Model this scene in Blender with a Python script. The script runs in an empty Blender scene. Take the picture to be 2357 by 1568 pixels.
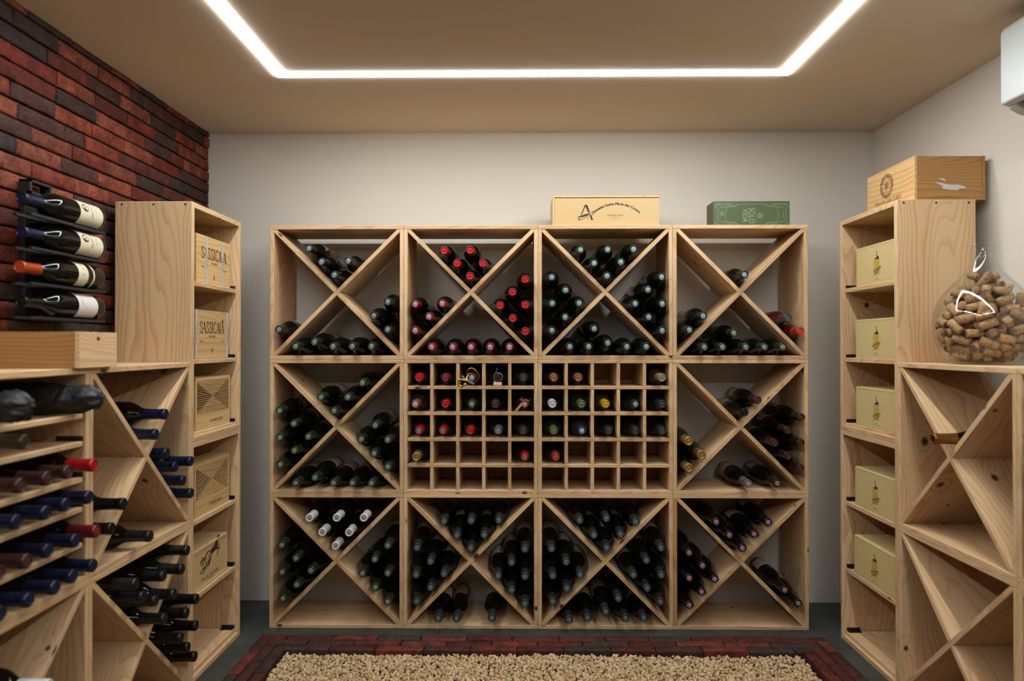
import bpy, bmesh, math, random
import numpy as np
from mathutils import Vector, Matrix

# ------------------------------------------------------------------ camera, world, exposure
SC = bpy.context.scene
COL = SC.collection
cam_data = bpy.data.cameras.new('camera')
cam_data.lens = 24.0
cam_data.sensor_width = 36.0
cam_data.clip_start = 0.05
cam_data.dof.use_dof = True
cam_data.dof.focus_distance = 2.62
cam_data.dof.aperture_fstop = 2.0
cam = bpy.data.objects.new('camera', cam_data)
COL.objects.link(cam)
cam.location = (0.0, 0.0, 1.095)
cam.rotation_euler = (math.radians(90.40), 0.0, math.radians(0.60))
SC.camera = cam
world = bpy.data.worlds.new('world')
SC.world = world
world.use_nodes = True
world.node_tree.nodes['Background'].inputs[0].default_value = (0.02, 0.018, 0.015, 1)
world.node_tree.nodes['Background'].inputs[1].default_value = 0.3
SC.view_settings.view_transform = 'Standard'
SC.view_settings.look = 'None'
SC.view_settings.gamma = 1.0
SC.view_settings.use_curve_mapping = False
SC.view_settings.exposure = 2.02
LED_STRENGTH = 17.0
LED_COLOUR = (1.0, 1.05, 1.08)

random.seed(7)
PI = math.pi

# ------------------------------------------------------------------ materials
def lin(r, g, b):
    f = lambda c: (c / 255.0) / 12.92 if c / 255.0 <= 0.04045 else ((c / 255.0 + 0.055) / 1.055) ** 2.4
    return (f(r) * 0.75, f(g) * 0.75, f(b) * 0.75, 1.0)

def new_mat(name):
    m = bpy.data.materials.new(name)
    m.use_nodes = True
    nt = m.node_tree
    return m, nt, nt.nodes['Principled BSDF']

def plain(name, col, rough=0.5, metal=0.0, coat=0.0, noise=0.0, nscale=60.0, spec=0.5, bump=0.0):
    m, nt, b = new_mat(name)
    b.inputs['Roughness'].default_value = rough
    b.inputs['Metallic'].default_value = metal
    b.inputs['Coat Weight'].default_value = coat
    b.inputs['Specular IOR Level'].default_value = spec
    tc = nt.nodes.new('ShaderNodeTexCoord')
    n = nt.nodes.new('ShaderNodeTexNoise')
    n.inputs['Scale'].default_value = nscale
    n.inputs['Detail'].default_value = 4
    nt.links.new(tc.outputs['Object'], n.inputs['Vector'])
    r = nt.nodes.new('ShaderNodeMapRange')
    r.inputs['From Min'].default_value = 0.3; r.inputs['From Max'].default_value = 0.7
    r.inputs['To Min'].default_value = 1.0 - noise; r.inputs['To Max'].default_value = 1.0 + noise
    nt.links.new(n.outputs['Fac'], r.inputs['Value'])
    mx = nt.nodes.new('ShaderNodeVectorMath'); mx.operation = 'SCALE'
    mx.inputs[0].default_value = col[:3]
    nt.links.new(r.outputs[0], mx.inputs['Scale'])
    nt.links.new(mx.outputs[0], b.inputs['Base Color'])
    if bump:
        bp = nt.nodes.new('ShaderNodeBump'); bp.inputs['Strength'].default_value = bump
        bp.inputs['Distance'].default_value = 0.002
        nt.links.new(n.outputs['Fac'], bp.inputs['Height'])
        nt.links.new(bp.outputs[0], b.inputs['Normal'])
    return m

def wood(name, light, late, knot, freq=46.0, warp=15.0, knots=1.0, rough=0.5, streak=0.35):
    """Pine: growth rings running along U (metres), warped into cathedrals, with knots."""
    m, nt, b = new_mat(name)
    N = nt.nodes.new; L = nt.links.new
    def math_(op, a, c=None, d=None):
        n = N('ShaderNodeMath'); n.operation = op
        for i, x in enumerate((a, c, d)):
            if x is None: continue
            if isinstance(x, (int, float)): n.inputs[i].default_value = x
            else: L(x, n.inputs[i])
        return n.outputs[0]
    uv = N('ShaderNodeUVMap')
    oi = N('ShaderNodeObjectInfo')
    sp = N('ShaderNodeSeparateXYZ'); L(uv.outputs[0], sp.inputs[0])
    u, v, rnd = sp.outputs[0], sp.outputs[1], oi.outputs['Random']
    seed = math_('MULTIPLY', rnd, 61.0)
    def vec(x, y, z):
        c = N('ShaderNodeCombineXYZ')
        for i, s in enumerate((x, y, z)):
            if isinstance(s, (int, float)): c.inputs[i].default_value = s
            else: L(s, c.inputs[i])
        return c.outputs[0]
    n1 = N('ShaderNodeTexNoise'); n1.inputs['Scale'].default_value = 1.0; n1.inputs['Detail'].default_value = 1.5
    L(vec(math_('MULTIPLY', u, 1.6), math_('MULTIPLY', v, 6.5), seed), n1.inputs['Vector'])
    n2 = N('ShaderNodeTexNoise'); n2.inputs['Scale'].default_value = 1.0; n2.inputs['Detail'].default_value = 2
    L(vec(math_('MULTIPLY', u, 9.0), math_('MULTIPLY', v, 34.0), seed), n2.inputs['Vector'])
    # knots
    vo = N('ShaderNodeTexVoronoi'); vo.voronoi_dimensions = '2D'; vo.inputs['Scale'].default_value = 1.0
    kv = vec(math_('ADD', math_('MULTIPLY', u, 3.4), seed), math_('ADD', math_('MULTIPLY', v, 4.4), math_('MULTIPLY', rnd, 23.0)), 0.0)
    L(kv, vo.inputs['Vector'])
    cs = N('ShaderNodeSeparateColor'); L(vo.outputs['Color'], cs.inputs[0])
    sel = math_('GREATER_THAN', cs.outputs[0], 1.0 - 0.5 * knots)
    size = math_('ADD', math_('MULTIPLY', cs.outputs[1], 0.035), 0.018)
    d = math_('DIVIDE', vo.outputs['Distance'], size)          # 1 at the knot's rim
    halo = math_('MULTIPLY', math_('POWER', 2.718, math_('MULTIPLY', d, -0.55)), sel)
    ring = math_('ADD', math_('MULTIPLY', v, freq), math_('MULTIPLY', n1.outputs['Fac'], warp))
    ring = math_('ADD', ring, math_('MULTIPLY', n2.outputs['Fac'], 0.55))
    ring = math_('ADD', ring, math_('MULTIPLY', halo, 4.0))
    fr = math_('FRACT', ring)
    tri = math_('MINIMUM', fr, math_('MULTIPLY', math_('SUBTRACT', 1.0, fr), 6.0))
    late_f = math_('POWER', tri, 2.6)
    fib = N('ShaderNodeTexNoise'); fib.inputs['Scale'].default_value = 1.0; fib.inputs['Detail'].default_value = 3
    L(vec(math_('MULTIPLY', u, 14.0), math_('MULTIPLY', v, 620.0), seed), fib.inputs['Vector'])
    big = N('ShaderNodeTexNoise'); big.inputs['Scale'].default_value = 1.0; big.inputs['Detail'].default_value = 1
    L(vec(math_('MULTIPLY', u, 0.9), math_('MULTIPLY', v, 11.0), math_('ADD', seed, 9.0)), big.inputs['Vector'])
    f1 = math_('MULTIPLY', late_f, 0.85)
    f1 = math_('ADD', f1, math_('MULTIPLY', math_('SUBTRACT', fib.outputs['Fac'], 0.5), streak))
    f1 = math_('ADD', f1, math_('MULTIPLY', math_('SUBTRACT', big.outputs['Fac'], 0.45), 0.9))
    cl = N('ShaderNodeClamp'); L(f1, cl.inputs[0])
    mix = N('ShaderNodeMix'); mix.data_type = 'RGBA'
    mix.inputs[6].default_value = light; mix.inputs[7].default_value = late
    L(cl.outputs[0], mix.inputs[0])
    km = N('ShaderNodeMapRange'); km.inputs['From Min'].default_value = 1.25; km.inputs['From Max'].default_value = 0.55
    L(d, km.inputs['Value'])
    kf = math_('MULTIPLY', km.outputs[0], sel)
    mk = N('ShaderNodeMix'); mk.data_type = 'RGBA'
    L(kf, mk.inputs[0]); L(mix.outputs[2], mk.inputs[6]); mk.inputs[7].default_value = knot
    tone = math_('ADD', 0.92, math_('MULTIPLY', math_('FRACT', math_('MULTIPLY', rnd, 7.31)), 0.16))
    sc = N('ShaderNodeVectorMath'); sc.operation = 'SCALE'
    L(mk.outputs[2], sc.inputs[0]); L(tone, sc.inputs['Scale'])
    L(sc.outputs[0], b.inputs['Base Color'])
    b.inputs['Roughness'].default_value = rough
    b.inputs['Specular IOR Level'].default_value = 0.3
    bp = N('ShaderNodeBump'); bp.inputs['Strength'].default_value = 0.12; bp.inputs['Distance'].default_value = 0.001
    L(f1, bp.inputs['Height']); L(bp.outputs[0], b.inputs['Normal'])
    return m

PINE = wood('pine', lin(236, 200, 154), lin(200, 142, 88), lin(84, 50, 30))
PINE_RED = wood('reddish_pine', lin(204, 156, 106), lin(160, 98, 54), lin(84, 50, 30))
CRATE = wood('crate_pine', lin(228, 190, 132), lin(196, 144, 82), lin(110, 66, 36), freq=55, warp=6, knots=0.35, streak=0.25)
CRATE_BROWN = wood('brown_crate_pine', lin(196, 146, 88), lin(150, 96, 48), lin(90, 48, 24), freq=80, warp=12, knots=0.5)
CRATE_FLAT = wood('smooth_crate_pine', lin(222, 190, 136), lin(206, 168, 112), lin(150, 100, 60), freq=120, warp=4, knots=0.1, streak=0.2)
INK = plain('branding_ink', lin(58, 30, 20), 0.7)
INK_RED = plain('red_ink', lin(150, 50, 34), 0.6)
BLACK = plain('black_metal', (0.008, 0.008, 0.008, 1), 0.55, noise=0.1)
STEEL = plain('dark_steel', (0.05, 0.05, 0.05, 1), 0.35, 0.8)
PAPER = plain('cream_label', lin(232, 222, 190), 0.6, noise=0.03)
PAPERW = plain('white_label', lin(228, 222, 216), 0.55, noise=0.02)
TAN = plain('tan_label', lin(196, 166, 128), 0.6, noise=0.05)
GLASS = plain('dark_bottle_glass', (0.0030, 0.0034, 0.0022, 1), 0.07, 0.0, 0.0, spec=0.38)
GLASS_G = plain('green_bottle_glass', (0.008, 0.012, 0.005, 1), 0.08, spec=0.5)
GLASS_B = plain('brown_bottle_glass', (0.03, 0.018, 0.007, 1), 0.08, spec=0.5)
GLASS_R = plain('rose_wine_glass', (0.05, 0.004, 0.004, 1), 0.06, spec=0.6)
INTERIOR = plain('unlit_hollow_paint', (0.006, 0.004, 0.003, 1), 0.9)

# ------------------------------------------------------------------ tagging and linking
def tag(o, label=None, cat=None, group=None, kind=None):
    if label: o['label'] = label
    if cat: o['category'] = cat
    if group: o['group'] = group
    if kind: o['kind'] = kind
    return o

def link(name, me, parent=None, loc=(0, 0, 0), rot=(0, 0, 0)):
    o = bpy.data.objects.new(name, me)
    COL.objects.link(o)
    o.location = loc; o.rotation_euler = rot
    if parent is not None: o.parent = parent
    return o

def empty(name, loc=(0, 0, 0), rz=0.0, label=None, cat=None, group=None):
    o = link(name, None, None, loc, (0, 0, rz))
    o.empty_display_size = 0.05
    return tag(o, label, cat, group)

CH = {}
def kids(o):
    return [c for c in o.children]

def copy_tree(o, parent=None):
    c = o.copy(); COL.objects.link(c)
    if parent is not None: c.parent = parent
    for ch in o.children: copy_tree(ch, c)
    return c

# ------------------------------------------------------------------ mesh helpers
def finish(bm, mats, smooth=False, angle=None):
    me = bpy.data.meshes.new('m')
    bm.normal_update()
    bm.to_mesh(me); bm.free()
    for m in (mats if isinstance(mats, (list, tuple)) else [mats]): me.materials.append(m)
    if smooth:
        me.polygons.foreach_set('use_smooth', [True] * len(me.polygons))
        if angle is not None: me.set_sharp_from_angle(angle=angle)
    return me

def grain_uv(bm, grain, off=(0, 0), gvec=None):
    """UVs in metres, U along the grain axis."""
    uvl = bm.loops.layers.uv.verify()
    bm.normal_update()
    for f in bm.faces:
        n = f.normal
        a = max(range(3), key=lambda i: abs(n[i]))
        if gvec is not None:
            g, c = gvec                                 # grain direction, cross direction (both in x-z), y is width
            if abs(n.y) > 0.9:
                for l in f.loops:
                    p = l.vert.co; l[uvl].uv = (p.dot(g) + off[0], p.dot(c) + off[1] + 0.4)
            elif abs(n.dot(g)) > 0.8:
                for l in f.loops:
                    p = l.vert.co; l[uvl].uv = (p.dot(c) * 0.3, p.y)
            else:
                for l in f.loops:
                    p = l.vert.co; l[uvl].uv = (p.dot(g) + off[0], p.y + off[1])
            continue
        if a == grain:
            o1, o2 = [i for i in range(3) if i != grain]
            for l in f.loops:
                p = l.vert.co; l[uvl].uv = (p[o1] * 0.3 + off[0], p[o2] + off[1])
        else:
            o = 3 - a - grain
            for l in f.loops:
                p = l.vert.co; l[uvl].uv = (p[grain] + off[0], p[o] + 0.37 * a + off[1])

def add_box(bm, x0, x1, y0, y1, z0, z1, mi=0):
    v = [bm.verts.new(p) for p in ((x0, y0, z0), (x1, y0, z0), (x1, y1, z0), (x0, y1, z0), (x0, y0, z1), (x1, y0, z1), (x1, y1, z1), (x0, y1, z1))]
    fs = []
    for q in ((0, 3, 2, 1), (4, 5, 6, 7), (0, 1, 5, 4), (1, 2, 6, 5), (2, 3, 7, 6), (3, 0, 4, 7)):
        f = bm.faces.new([v[i] for i in q]); f.material_index = mi; fs.append(f)
    return v, fs

def board(x0, x1, y0, y1, z0, z1, grain=0, mat=None, bevel=0.0014, off=None):
    bm = bmesh.new()
    add_box(bm, x0, x1, y0, y1, z0, z1)
    if bevel: bmesh.ops.bevel(bm, geom=bm.edges[:], offset=bevel, segments=1, affect='EDGES')
    grain_uv(bm, grain, off or (0, 0))
    return finish(bm, mat or PINE)

def boxes(lst, grain=0, mat=None, bevel=0.0008):
    bm = bmesh.new()
    for b in lst:
        add_box(bm, *b)
    if bevel: bmesh.ops.bevel(bm, geom=bm.edges[:], offset=bevel, segments=1, affect='EDGES')
    grain_uv(bm, grain)
    return finish(bm, mat or PINE)

def prism_xz(pts, y0, y1, gvec, mat):
    """polygon in x-z (counter clockwise seen from -y) extruded from y0 to y1"""
    bm = bmesh.new()
    a = [bm.verts.new((x, y0, z)) for x, z in pts]; b = [bm.verts.new((x, y1, z)) for x, z in pts]
    n = len(pts)
    bm.faces.new(a); bm.faces.new(b[::-1])
    for i in range(n): bm.faces.new((a[i], b[i], b[(i + 1) % n], a[(i + 1) % n]))
    bmesh.ops.recalc_face_normals(bm, faces=bm.faces[:])
    bmesh.ops.bevel(bm, geom=bm.edges[:], offset=0.0008, segments=1, affect='EDGES')
    grain_uv(bm, 0, gvec=gvec)
    return finish(bm, mat)

def lathe_bm(bm, prof, seg=28, mis=None, jitter=None):
    rows = []
    for r, z in prof:
        if r < 1e-5: rows.append([bm.verts.new((0, 0, z))])
        else: rows.append([bm.verts.new((r * math.cos(2 * PI * k / seg), r * math.sin(2 * PI * k / seg), z)) for k in range(seg)])
    for i in range(len(rows) - 1):
        A, B = rows[i], rows[i + 1]
        for k in range(seg):
            k2 = (k + 1) % seg
            if len(A) == 1 and len(B) == 1: continue
            if len(A) == 1: f = bm.faces.new((A[0], B[k2], B[k]))
            elif len(B) == 1: f = bm.faces.new((A[k], A[k2], B[0]))
            else: f = bm.faces.new((A[k], A[k2], B[k2], B[k]))
            f.smooth = True
            if mis: f.material_index = mis[i]
    return rows

def tube_bm(bm, pts, r, seg=8, mi=0, flat=1.0):
    pts = [Vector(p) for p in pts]
    rings = []
    prev = None
    for i, p in enumerate(pts):
        t = (pts[min(i + 1, len(pts) - 1)] - pts[max(i - 1, 0)]).normalized()
        up = prev if prev is not None else (Vector((0, 0, 1)) if abs(t.z) < 0.9 else Vector((1, 0, 0)))
        s = t.cross(up).normalized(); up = s.cross(t).normalized(); prev = up
        rings.append([bm.verts.new(p + s * r * math.cos(2 * PI * k / seg) + up * r * flat * math.sin(2 * PI * k / seg)) for k in range(seg)])
    for a, b in zip(rings, rings[1:]):
        for k in range(seg):
            f = bm.faces.new((a[k], a[(k + 1) % seg], b[(k + 1) % seg], b[k])); f.material_index = mi; f.smooth = True
    for c in (rings[0][::-1], rings[-1]):
        f = bm.faces.new(c); f.material_index = mi

# ------------------------------------------------------------------ ink: lettering and marks drawn on real faces
_tcache = {}
def glyphs(body):
    """mesh outline of a string in the built-in sans face: (verts 2d, faces, width)"""
    if body in _tcache: return _tcache[body]
    cu = bpy.data.curves.new('t', 'FONT'); cu.body = body; cu.size = 1.0; cu.resolution_u = 3
    o = bpy.data.objects.new('t', cu); COL.objects.link(o)
    dg = bpy.context.evaluated_depsgraph_get(); dg.update()
    me = bpy.data.meshes.new_from_object(o.evaluated_get(dg))
    vs = [(v.co.x, v.co.y) for v in me.vertices]; fs = [tuple(p.vertices) for p in me.polygons]
    bpy.data.objects.remove(o); bpy.data.curves.remove(cu); bpy.data.meshes.remove(me)
    w = max([v[0] for v in vs] or [0.3])
    _tcache[body] = (vs, fs, w)
    return _tcache[body]

TK, TN, SF = 0.12, 0.045, 0.035
SERIF = {
 'S': (.46, [([(.40, .76), (.38, .92), (.24, 1.0), (.10, .92), (.07, .77), (.16, .60), (.30, .44), (.40, .28), (.37, .10), (.23, 0), (.09, .05), (.05, .24)], .085)]),
 'A': (.50, [([(.03, 0), (.23, 1.0)], TN), ([(.23, 1.0), (.43, 0)], TK), ([(.10, .34), (.36, .34)], TN), ([(-.03, .015), (.10, .015)], SF), ([(.34, .015), (.52, .015)], SF)]),
 'I': (.27, [([(.10, 0), (.10, 1)], TK), ([(.01, .015), (.19, .015)], SF), ([(.01, .985), (.19, .985)], SF)]),
 'C': (.50, [([(.44, .74), (.38, .94), (.25, 1.0), (.12, .90), (.06, .70), (.05, .5), (.06, .30), (.12, .10), (.25, 0), (.38, .06), (.44, .25)], .085)]),
 'G': (.52, [([(.44, .74), (.38, .94), (.25, 1.0), (.12, .90), (.06, .70), (.05, .5), (.06, .30), (.12, .10), (.25, 0), (.36, .04), (.42, .12)], .085), ([(.42, .02), (.42, .40)], TK * .8), ([(.33, .40), (.50, .40)], SF)]),
 'O': (.52, [([(.25, 1.0), (.12, .90), (.06, .70), (.05, .5), (.06, .30), (.12, .10), (.25, 0), (.38, .10), (.44, .30), (.45, .5), (.44, .70), (.38, .90), (.25, 1.0)], .085)]),
 'D': (.52, [([(.10, 0), (.10, 1)], TK), ([(.02, .985), (.24, .985), (.38, .88), (.44, .68), (.45, .5), (.44, .30), (.38, .12), (.24, .015), (.02, .015)], .06)]),
 'T': (.46, [([(.22, 0), (.22, 1)], TK), ([(.02, .975), (.42, .975)], .05), ([(.02, .84), (.02, 1)], SF), ([(.42, .84), (.42, 1)], SF), ([(.13, .015), (.31, .015)], SF)]),
 'E': (.42, [([(.10, 0), (.10, 1)], TK), ([(.02, .98), (.36, .98)], .045), ([(.02, .02), (.38, .02)], .045), ([(.10, .52), (.28, .52)], .045), ([(.36, .84), (.36, 1)], SF), ([(.38, 0), (.38, .17)], SF), ([(.28, .44), (.28, .60)], SF)]),
 'N': (.54, [([(.08, 0), (.08, 1)], TN), ([(.06, 1), (.45, 0)], TK), ([(.45, 0), (.45, 1)], TN), ([(-.01, .015), (.17, .015)], SF), ([(.36, .985), (.53, .985)], SF)]),
 'U': (.54, [([(.10, 1), (.10, .25), (.15, .06), (.27, 0), (.39, .06), (.44, .25), (.44, 1)], .075), ([(.01, .985), (.19, .985)], SF), ([(.36, .985), (.52, .985)], SF)]),
 'M': (.64, [([(.07, 0), (.09, 1)], TN), ([(.09, 1), (.31, .1)], TK), ([(.31, .1), (.53, 1)], TN), ([(.53, 1), (.55, 0)], TK), ([(0, .015), (.15, .015)], SF), ([(.46, .015), (.63, .015)], SF)]),
 'R': (.52, [([(.10, 0), (.10, 1)], TK), ([(.02, .985), (.26, .985), (.38, .9), (.40, .75), (.36, .58), (.24, .52), (.10, .52)], .055), ([(.24, .52), (.46, .01)], TK * .9), ([(.01, .015), (.19, .015)], SF)]),
 "'": (.14, [([(.06, 1), (.04, .78)], .07)]),
 ' ': (.28, []),
}

class Ink:
    def __init__(self): self.v = []; self.f = []
    def poly(self, pts):
        b = len(self.v); self.v += [tuple(p) for p in pts]; self.f.append(tuple(range(b, b + len(pts))))
    def stroke(self, pts, w, taper=False):
        n = len(pts)
        L_, R_ = [], []
        for i, p in enumerate(pts):
            a = pts[max(i - 1, 0)]; c = pts[min(i + 1, n - 1)]
            dx, dy = c[0] - a[0], c[1] - a[1]; l = math.hypot(dx, dy) or 1
            ww = w / 2 * ((0.25 + 0.75 * math.sin(PI * (i + 0.3) / (n - 0.4))) if taper else 1)
            L_.append((p[0] - dy / l * ww, p[1] + dx / l * ww)); R_.append((p[0] + dy / l * ww, p[1] - dx / l * ww))
        for i in range(n - 1): self.poly([R_[i], R_[i + 1], L_[i + 1], L_[i]])
    def ring(self, cx, cy, r, w, n=36, a0=0, a1=2 * PI, sy=1.0):
        self.stroke([(cx + r * math.cos(a0 + (a1 - a0) * i / n), cy + sy * r * math.sin(a0 + (a1 - a0) * i / n)) for i in range(n + 1)], w)
    def text(self, s, x, y, h, sx=1.0, rot=0.0, shear=0.0, align='c', width=None):
        """h = cap height"""
        vs, fs, w = glyphs(s); k = h / 0.70
        if width: sx = width / (w * k)
        ox = {'c': -w / 2, 'l': 0, 'r': -w}[align]
        b = len(self.v); c, sn = math.cos(rot), math.sin(rot)
        for a, d in vs:
            px = (a + ox) * k * sx + d * k * shear; py = d * k
            self.v.append((x + px * c - py * sn, y + px * sn + py * c))
        for f in fs: self.f.append(tuple(b + i for i in f))
        return w * k * sx
    def serif(self, s, x, y, h, width=None, align='c'):
        tot = sum(SERIF[c][0] for c in s); sx = (width / (tot * h)) if width else 1.0
        cx = x - (tot * h * sx / 2 if align == 'c' else 0)
        for c in s:
            w, st = SERIF[c]
            for pts, t in st: self.stroke([(cx + a * h * sx, y + b * h) for a, b in pts], t * h * (0.5 + 0.5 * sx))
            cx += w * h * sx
    def arc_text(self, s, cx, cy, r, h, a_mid, span, sx=1.0, bold=0.0):
        """characters spread along a circle; angles in radians, a_mid is the middle of the string"""
        ws = [glyphs(c)[2] + 0.09 if c != ' ' else 0.30 for c in s]; tot = sum(ws)
        t = 0
        for c, w in zip(s, ws):
            a = a_mid + span / 2 - span * (t + w / 2) / tot
            t += w
            if c == ' ': continue
            for k in ((-1, 0), (1, 0), (0, 0), (0, 1)) if bold else ((0, 0),):
                self.text(c, cx + (r + k[1] * bold * .5) * math.cos(a) + k[0] * bold * math.sin(a), cy + (r + k[1] * bold * .5) * math.sin(a) - k[0] * bold * math.cos(a), h, sx, a - PI / 2)
    def build(self, name, mat, parent, origin, right, up, off=0.0004):
        o, r, u = Vector(origin), Vector(right), Vector(up); n = r.cross(u)
        me = bpy.data.meshes.new('ink')
        me.from_pydata([tuple(o + r * a + u * b + n * off) for a, b in self.v], [], self.f)
        me.materials.append(mat)
        return link(name, me, parent)
    def build_round(self, name, mat, parent, rad, zc, mid=PI / 2):
        """wrapped on a cylinder about local Z; x -> around, y -> along Z"""
        me = bpy.data.meshes.new('ink')
        me.from_pydata([((rad) * math.cos(mid + a / rad), (rad) * math.sin(mid + a / rad), zc + b) for a, b in self.v], [], self.f)
        me.materials.append(mat)
        return link(name, me, parent)

# ------------------------------------------------------------------ the light: one continuous recessed LED line
CEIL = 2.009
WL, WR, WB, WF = -1.335, 1.512, 2.926, -1.70
led, nt, b = new_mat('led_diffuser')
b.inputs['Emission Color'].default_value = (*LED_COLOUR, 1); b.inputs['Emission Strength'].default_value = LED_STRENGTH
b.inputs['Base Color'].default_value = (0.8, 0.8, 0.8, 1)
def build_led():
    x0, x1, y0, y1, h = -0.805, 0.890, -0.45, 2.290, 0.0165
    root = empty('ceiling_light', ((x0 + x1) / 2, (y0 + y1) / 2, CEIL), 0, 'rectangular white LED light line set into the ceiling', 'ceiling light')
    cx, cy = (x0 + x1) / 2, (y0 + y1) / 2
    bm = bmesh.new()
    def ring(a, z): return [bm.verts.new(p) for p in ((x0 - a - cx, y0 - a - cy, z), (x1 + a - cx, y0 - a - cy, z), (x1 + a - cx, y1 + a - cy, z), (x0 - a - cx, y1 + a - cy, z))]
    o1, i1, o0, i0 = ring(h, -0.0032), ring(-h, -0.0032), ring(h, 0.0), ring(-h, 0.0)
    for k in range(4):
        j = (k + 1) % 4
        bm.faces.new((o1[k], i1[k], i1[j], o1[j])); bm.faces.new((o0[k], o1[k], o1[j], o0[j])); bm.faces.new((i1[k], i0[k], i0[j], i1[j]))
    bmesh.ops.recalc_face_normals(bm, faces=bm.faces[:])
    link('diffuser', finish(bm, led), root)
build_led()

# ------------------------------------------------------------------ room shell
def plaster(name, col, bump=0.15):
    m, nt, b = new_mat(name)
    tc = nt.nodes.new('ShaderNodeTexCoord'); n = nt.nodes.new('ShaderNodeTexNoise'); n.inputs['Scale'].default_value = 90; n.inputs['Detail'].default_value = 5
    n2 = nt.nodes.new('ShaderNodeTexNoise'); n2.inputs['Scale'].default_value = 2.2; n2.inputs['Detail'].default_value = 2
    nt.links.new(tc.outputs['Object'], n.inputs[0]); nt.links.new(tc.outputs['Object'], n2.inputs[0])
    mp = nt.nodes.new('ShaderNodeMapRange'); mp.inputs['To Min'].default_value = 0.96; mp.inputs['To Max'].default_value = 1.04
    nt.links.new(n2.outputs['Fac'], mp.inputs[0])
    s = nt.nodes.new('ShaderNodeVectorMath'); s.operation = 'SCALE'; s.inputs[0].default_value = col[:3]
    nt.links.new(mp.outputs[0], s.inputs['Scale']); nt.links.new(s.outputs[0], b.inputs['Base Color'])
    bp = nt.nodes.new('ShaderNodeBump'); bp.inputs['Strength'].default_value = bump; bp.inputs['Distance'].default_value = 0.001
    nt.links.new(n.outputs['Fac'], bp.inputs['Height']); nt.links.new(bp.outputs[0], b.inputs['Normal'])
    b.inputs['Roughness'].default_value = 0.85; b.inputs['Specular IOR Level'].default_value = 0.2
    return m
WHITE = plaster('white_plaster', (0.60, 0.555, 0.48, 1))
CEILM = plaster('ceiling_plaster', (0.66, 0.56, 0.44, 1))
def slab(name, x0, x1, y0, y1, z0, z1, mat):
    bm = bmesh.new(); add_box(bm, x0, x1, y0, y1, z0, z1)
    return tag(link(name, finish(bm, mat)), kind='structure')
slab('wall_back', WL - .16, WR + .15, WB, WB + .15, 0, CEIL, WHITE)
slab('wall_right', WR, WR + .15, WF, WB, 0, CEIL, WHITE)
slab('wall_front', WL - .16, WR + .15, WF - .15, WF, 0, CEIL, plaster('dark_plaster', (0.10, 0.085, 0.07, 1)))
slab('ceiling', WL - .16, WR + .15, WF - .15, WB + .15, CEIL, CEIL + .15, CEILM)

# floor: dark slate tiles with fine joints
m, nt, b = new_mat('dark_slate')
tc = nt.nodes.new('ShaderNodeTexCoord')
br = nt.nodes.new('ShaderNodeTexBrick'); br.inputs['Scale'].default_value = 1.0
br.inputs['Brick Width'].default_value = 0.62; br.inputs['Row Height'].default_value = 0.31; br.inputs['Mortar Size'].default_value = 0.002
br.inputs['Color1'].default_value = lin(60, 64, 60); br.inputs['Color2'].default_value = lin(70, 73, 68); br.inputs['Mortar'].default_value = lin(38, 40, 38)
nt.links.new(tc.outputs['Object'], br.inputs['Vector'])
n = nt.nodes.new('ShaderNodeTexNoise'); n.inputs['Scale'].default_value = 9; n.inputs['Detail'].default_value = 8; n.inputs['Roughness'].default_value = 0.65
nt.links.new(tc.outputs['Object'], n.inputs['Vector'])
mp = nt.nodes.new('ShaderNodeMapRange'); mp.inputs['From Min'].default_value = .3; mp.inputs['From Max'].default_value = .7; mp.inputs['To Min'].default_value = 0.7; mp.inputs['To Max'].default_value = 1.3
nt.links.new(n.outputs['Fac'], mp.inputs[0])
s = nt.nodes.new('ShaderNodeVectorMath'); s.operation = 'SCALE'
nt.links.new(br.outputs['Color'], s.inputs[0]); nt.links.new(mp.outputs[0], s.inputs['Scale']); nt.links.new(s.outputs[0], b.inputs['Base Color'])
bp = nt.nodes.new('ShaderNodeBump'); bp.inputs['Strength'].default_value = .3; bp.inputs['Distance'].default_value = .003
nt.links.new(n.outputs['Fac'], bp.inputs['Height']); nt.links.new(bp.outputs[0], b.inputs['Normal'])
b.inputs['Roughness'].default_value = 0.55
SLATE = m
def build_floor():
    bm = bmesh.new(); X0, X1, Y0, Y1 = WL - .16, WR + .15, WF - .15, WB + .15
    hx0, hx1, hy0, hy1 = -0.971, 1.139, 0.55, 2.576
    add_box(bm, X0, X1, Y0, Y1, -.15, -.0305)
    add_box(bm, X0, X1, hy1, Y1, -.03, 0); add_box(bm, X0, X1, Y0, hy0, -.03, 0)
    add_box(bm, X0, hx0, hy0, hy1, -.03, 0); add_box(bm, hx1, X1, hy0, hy1, -.03, 0)
    tag(link('floor', finish(bm, SLATE)), kind='structure')
build_floor()

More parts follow.
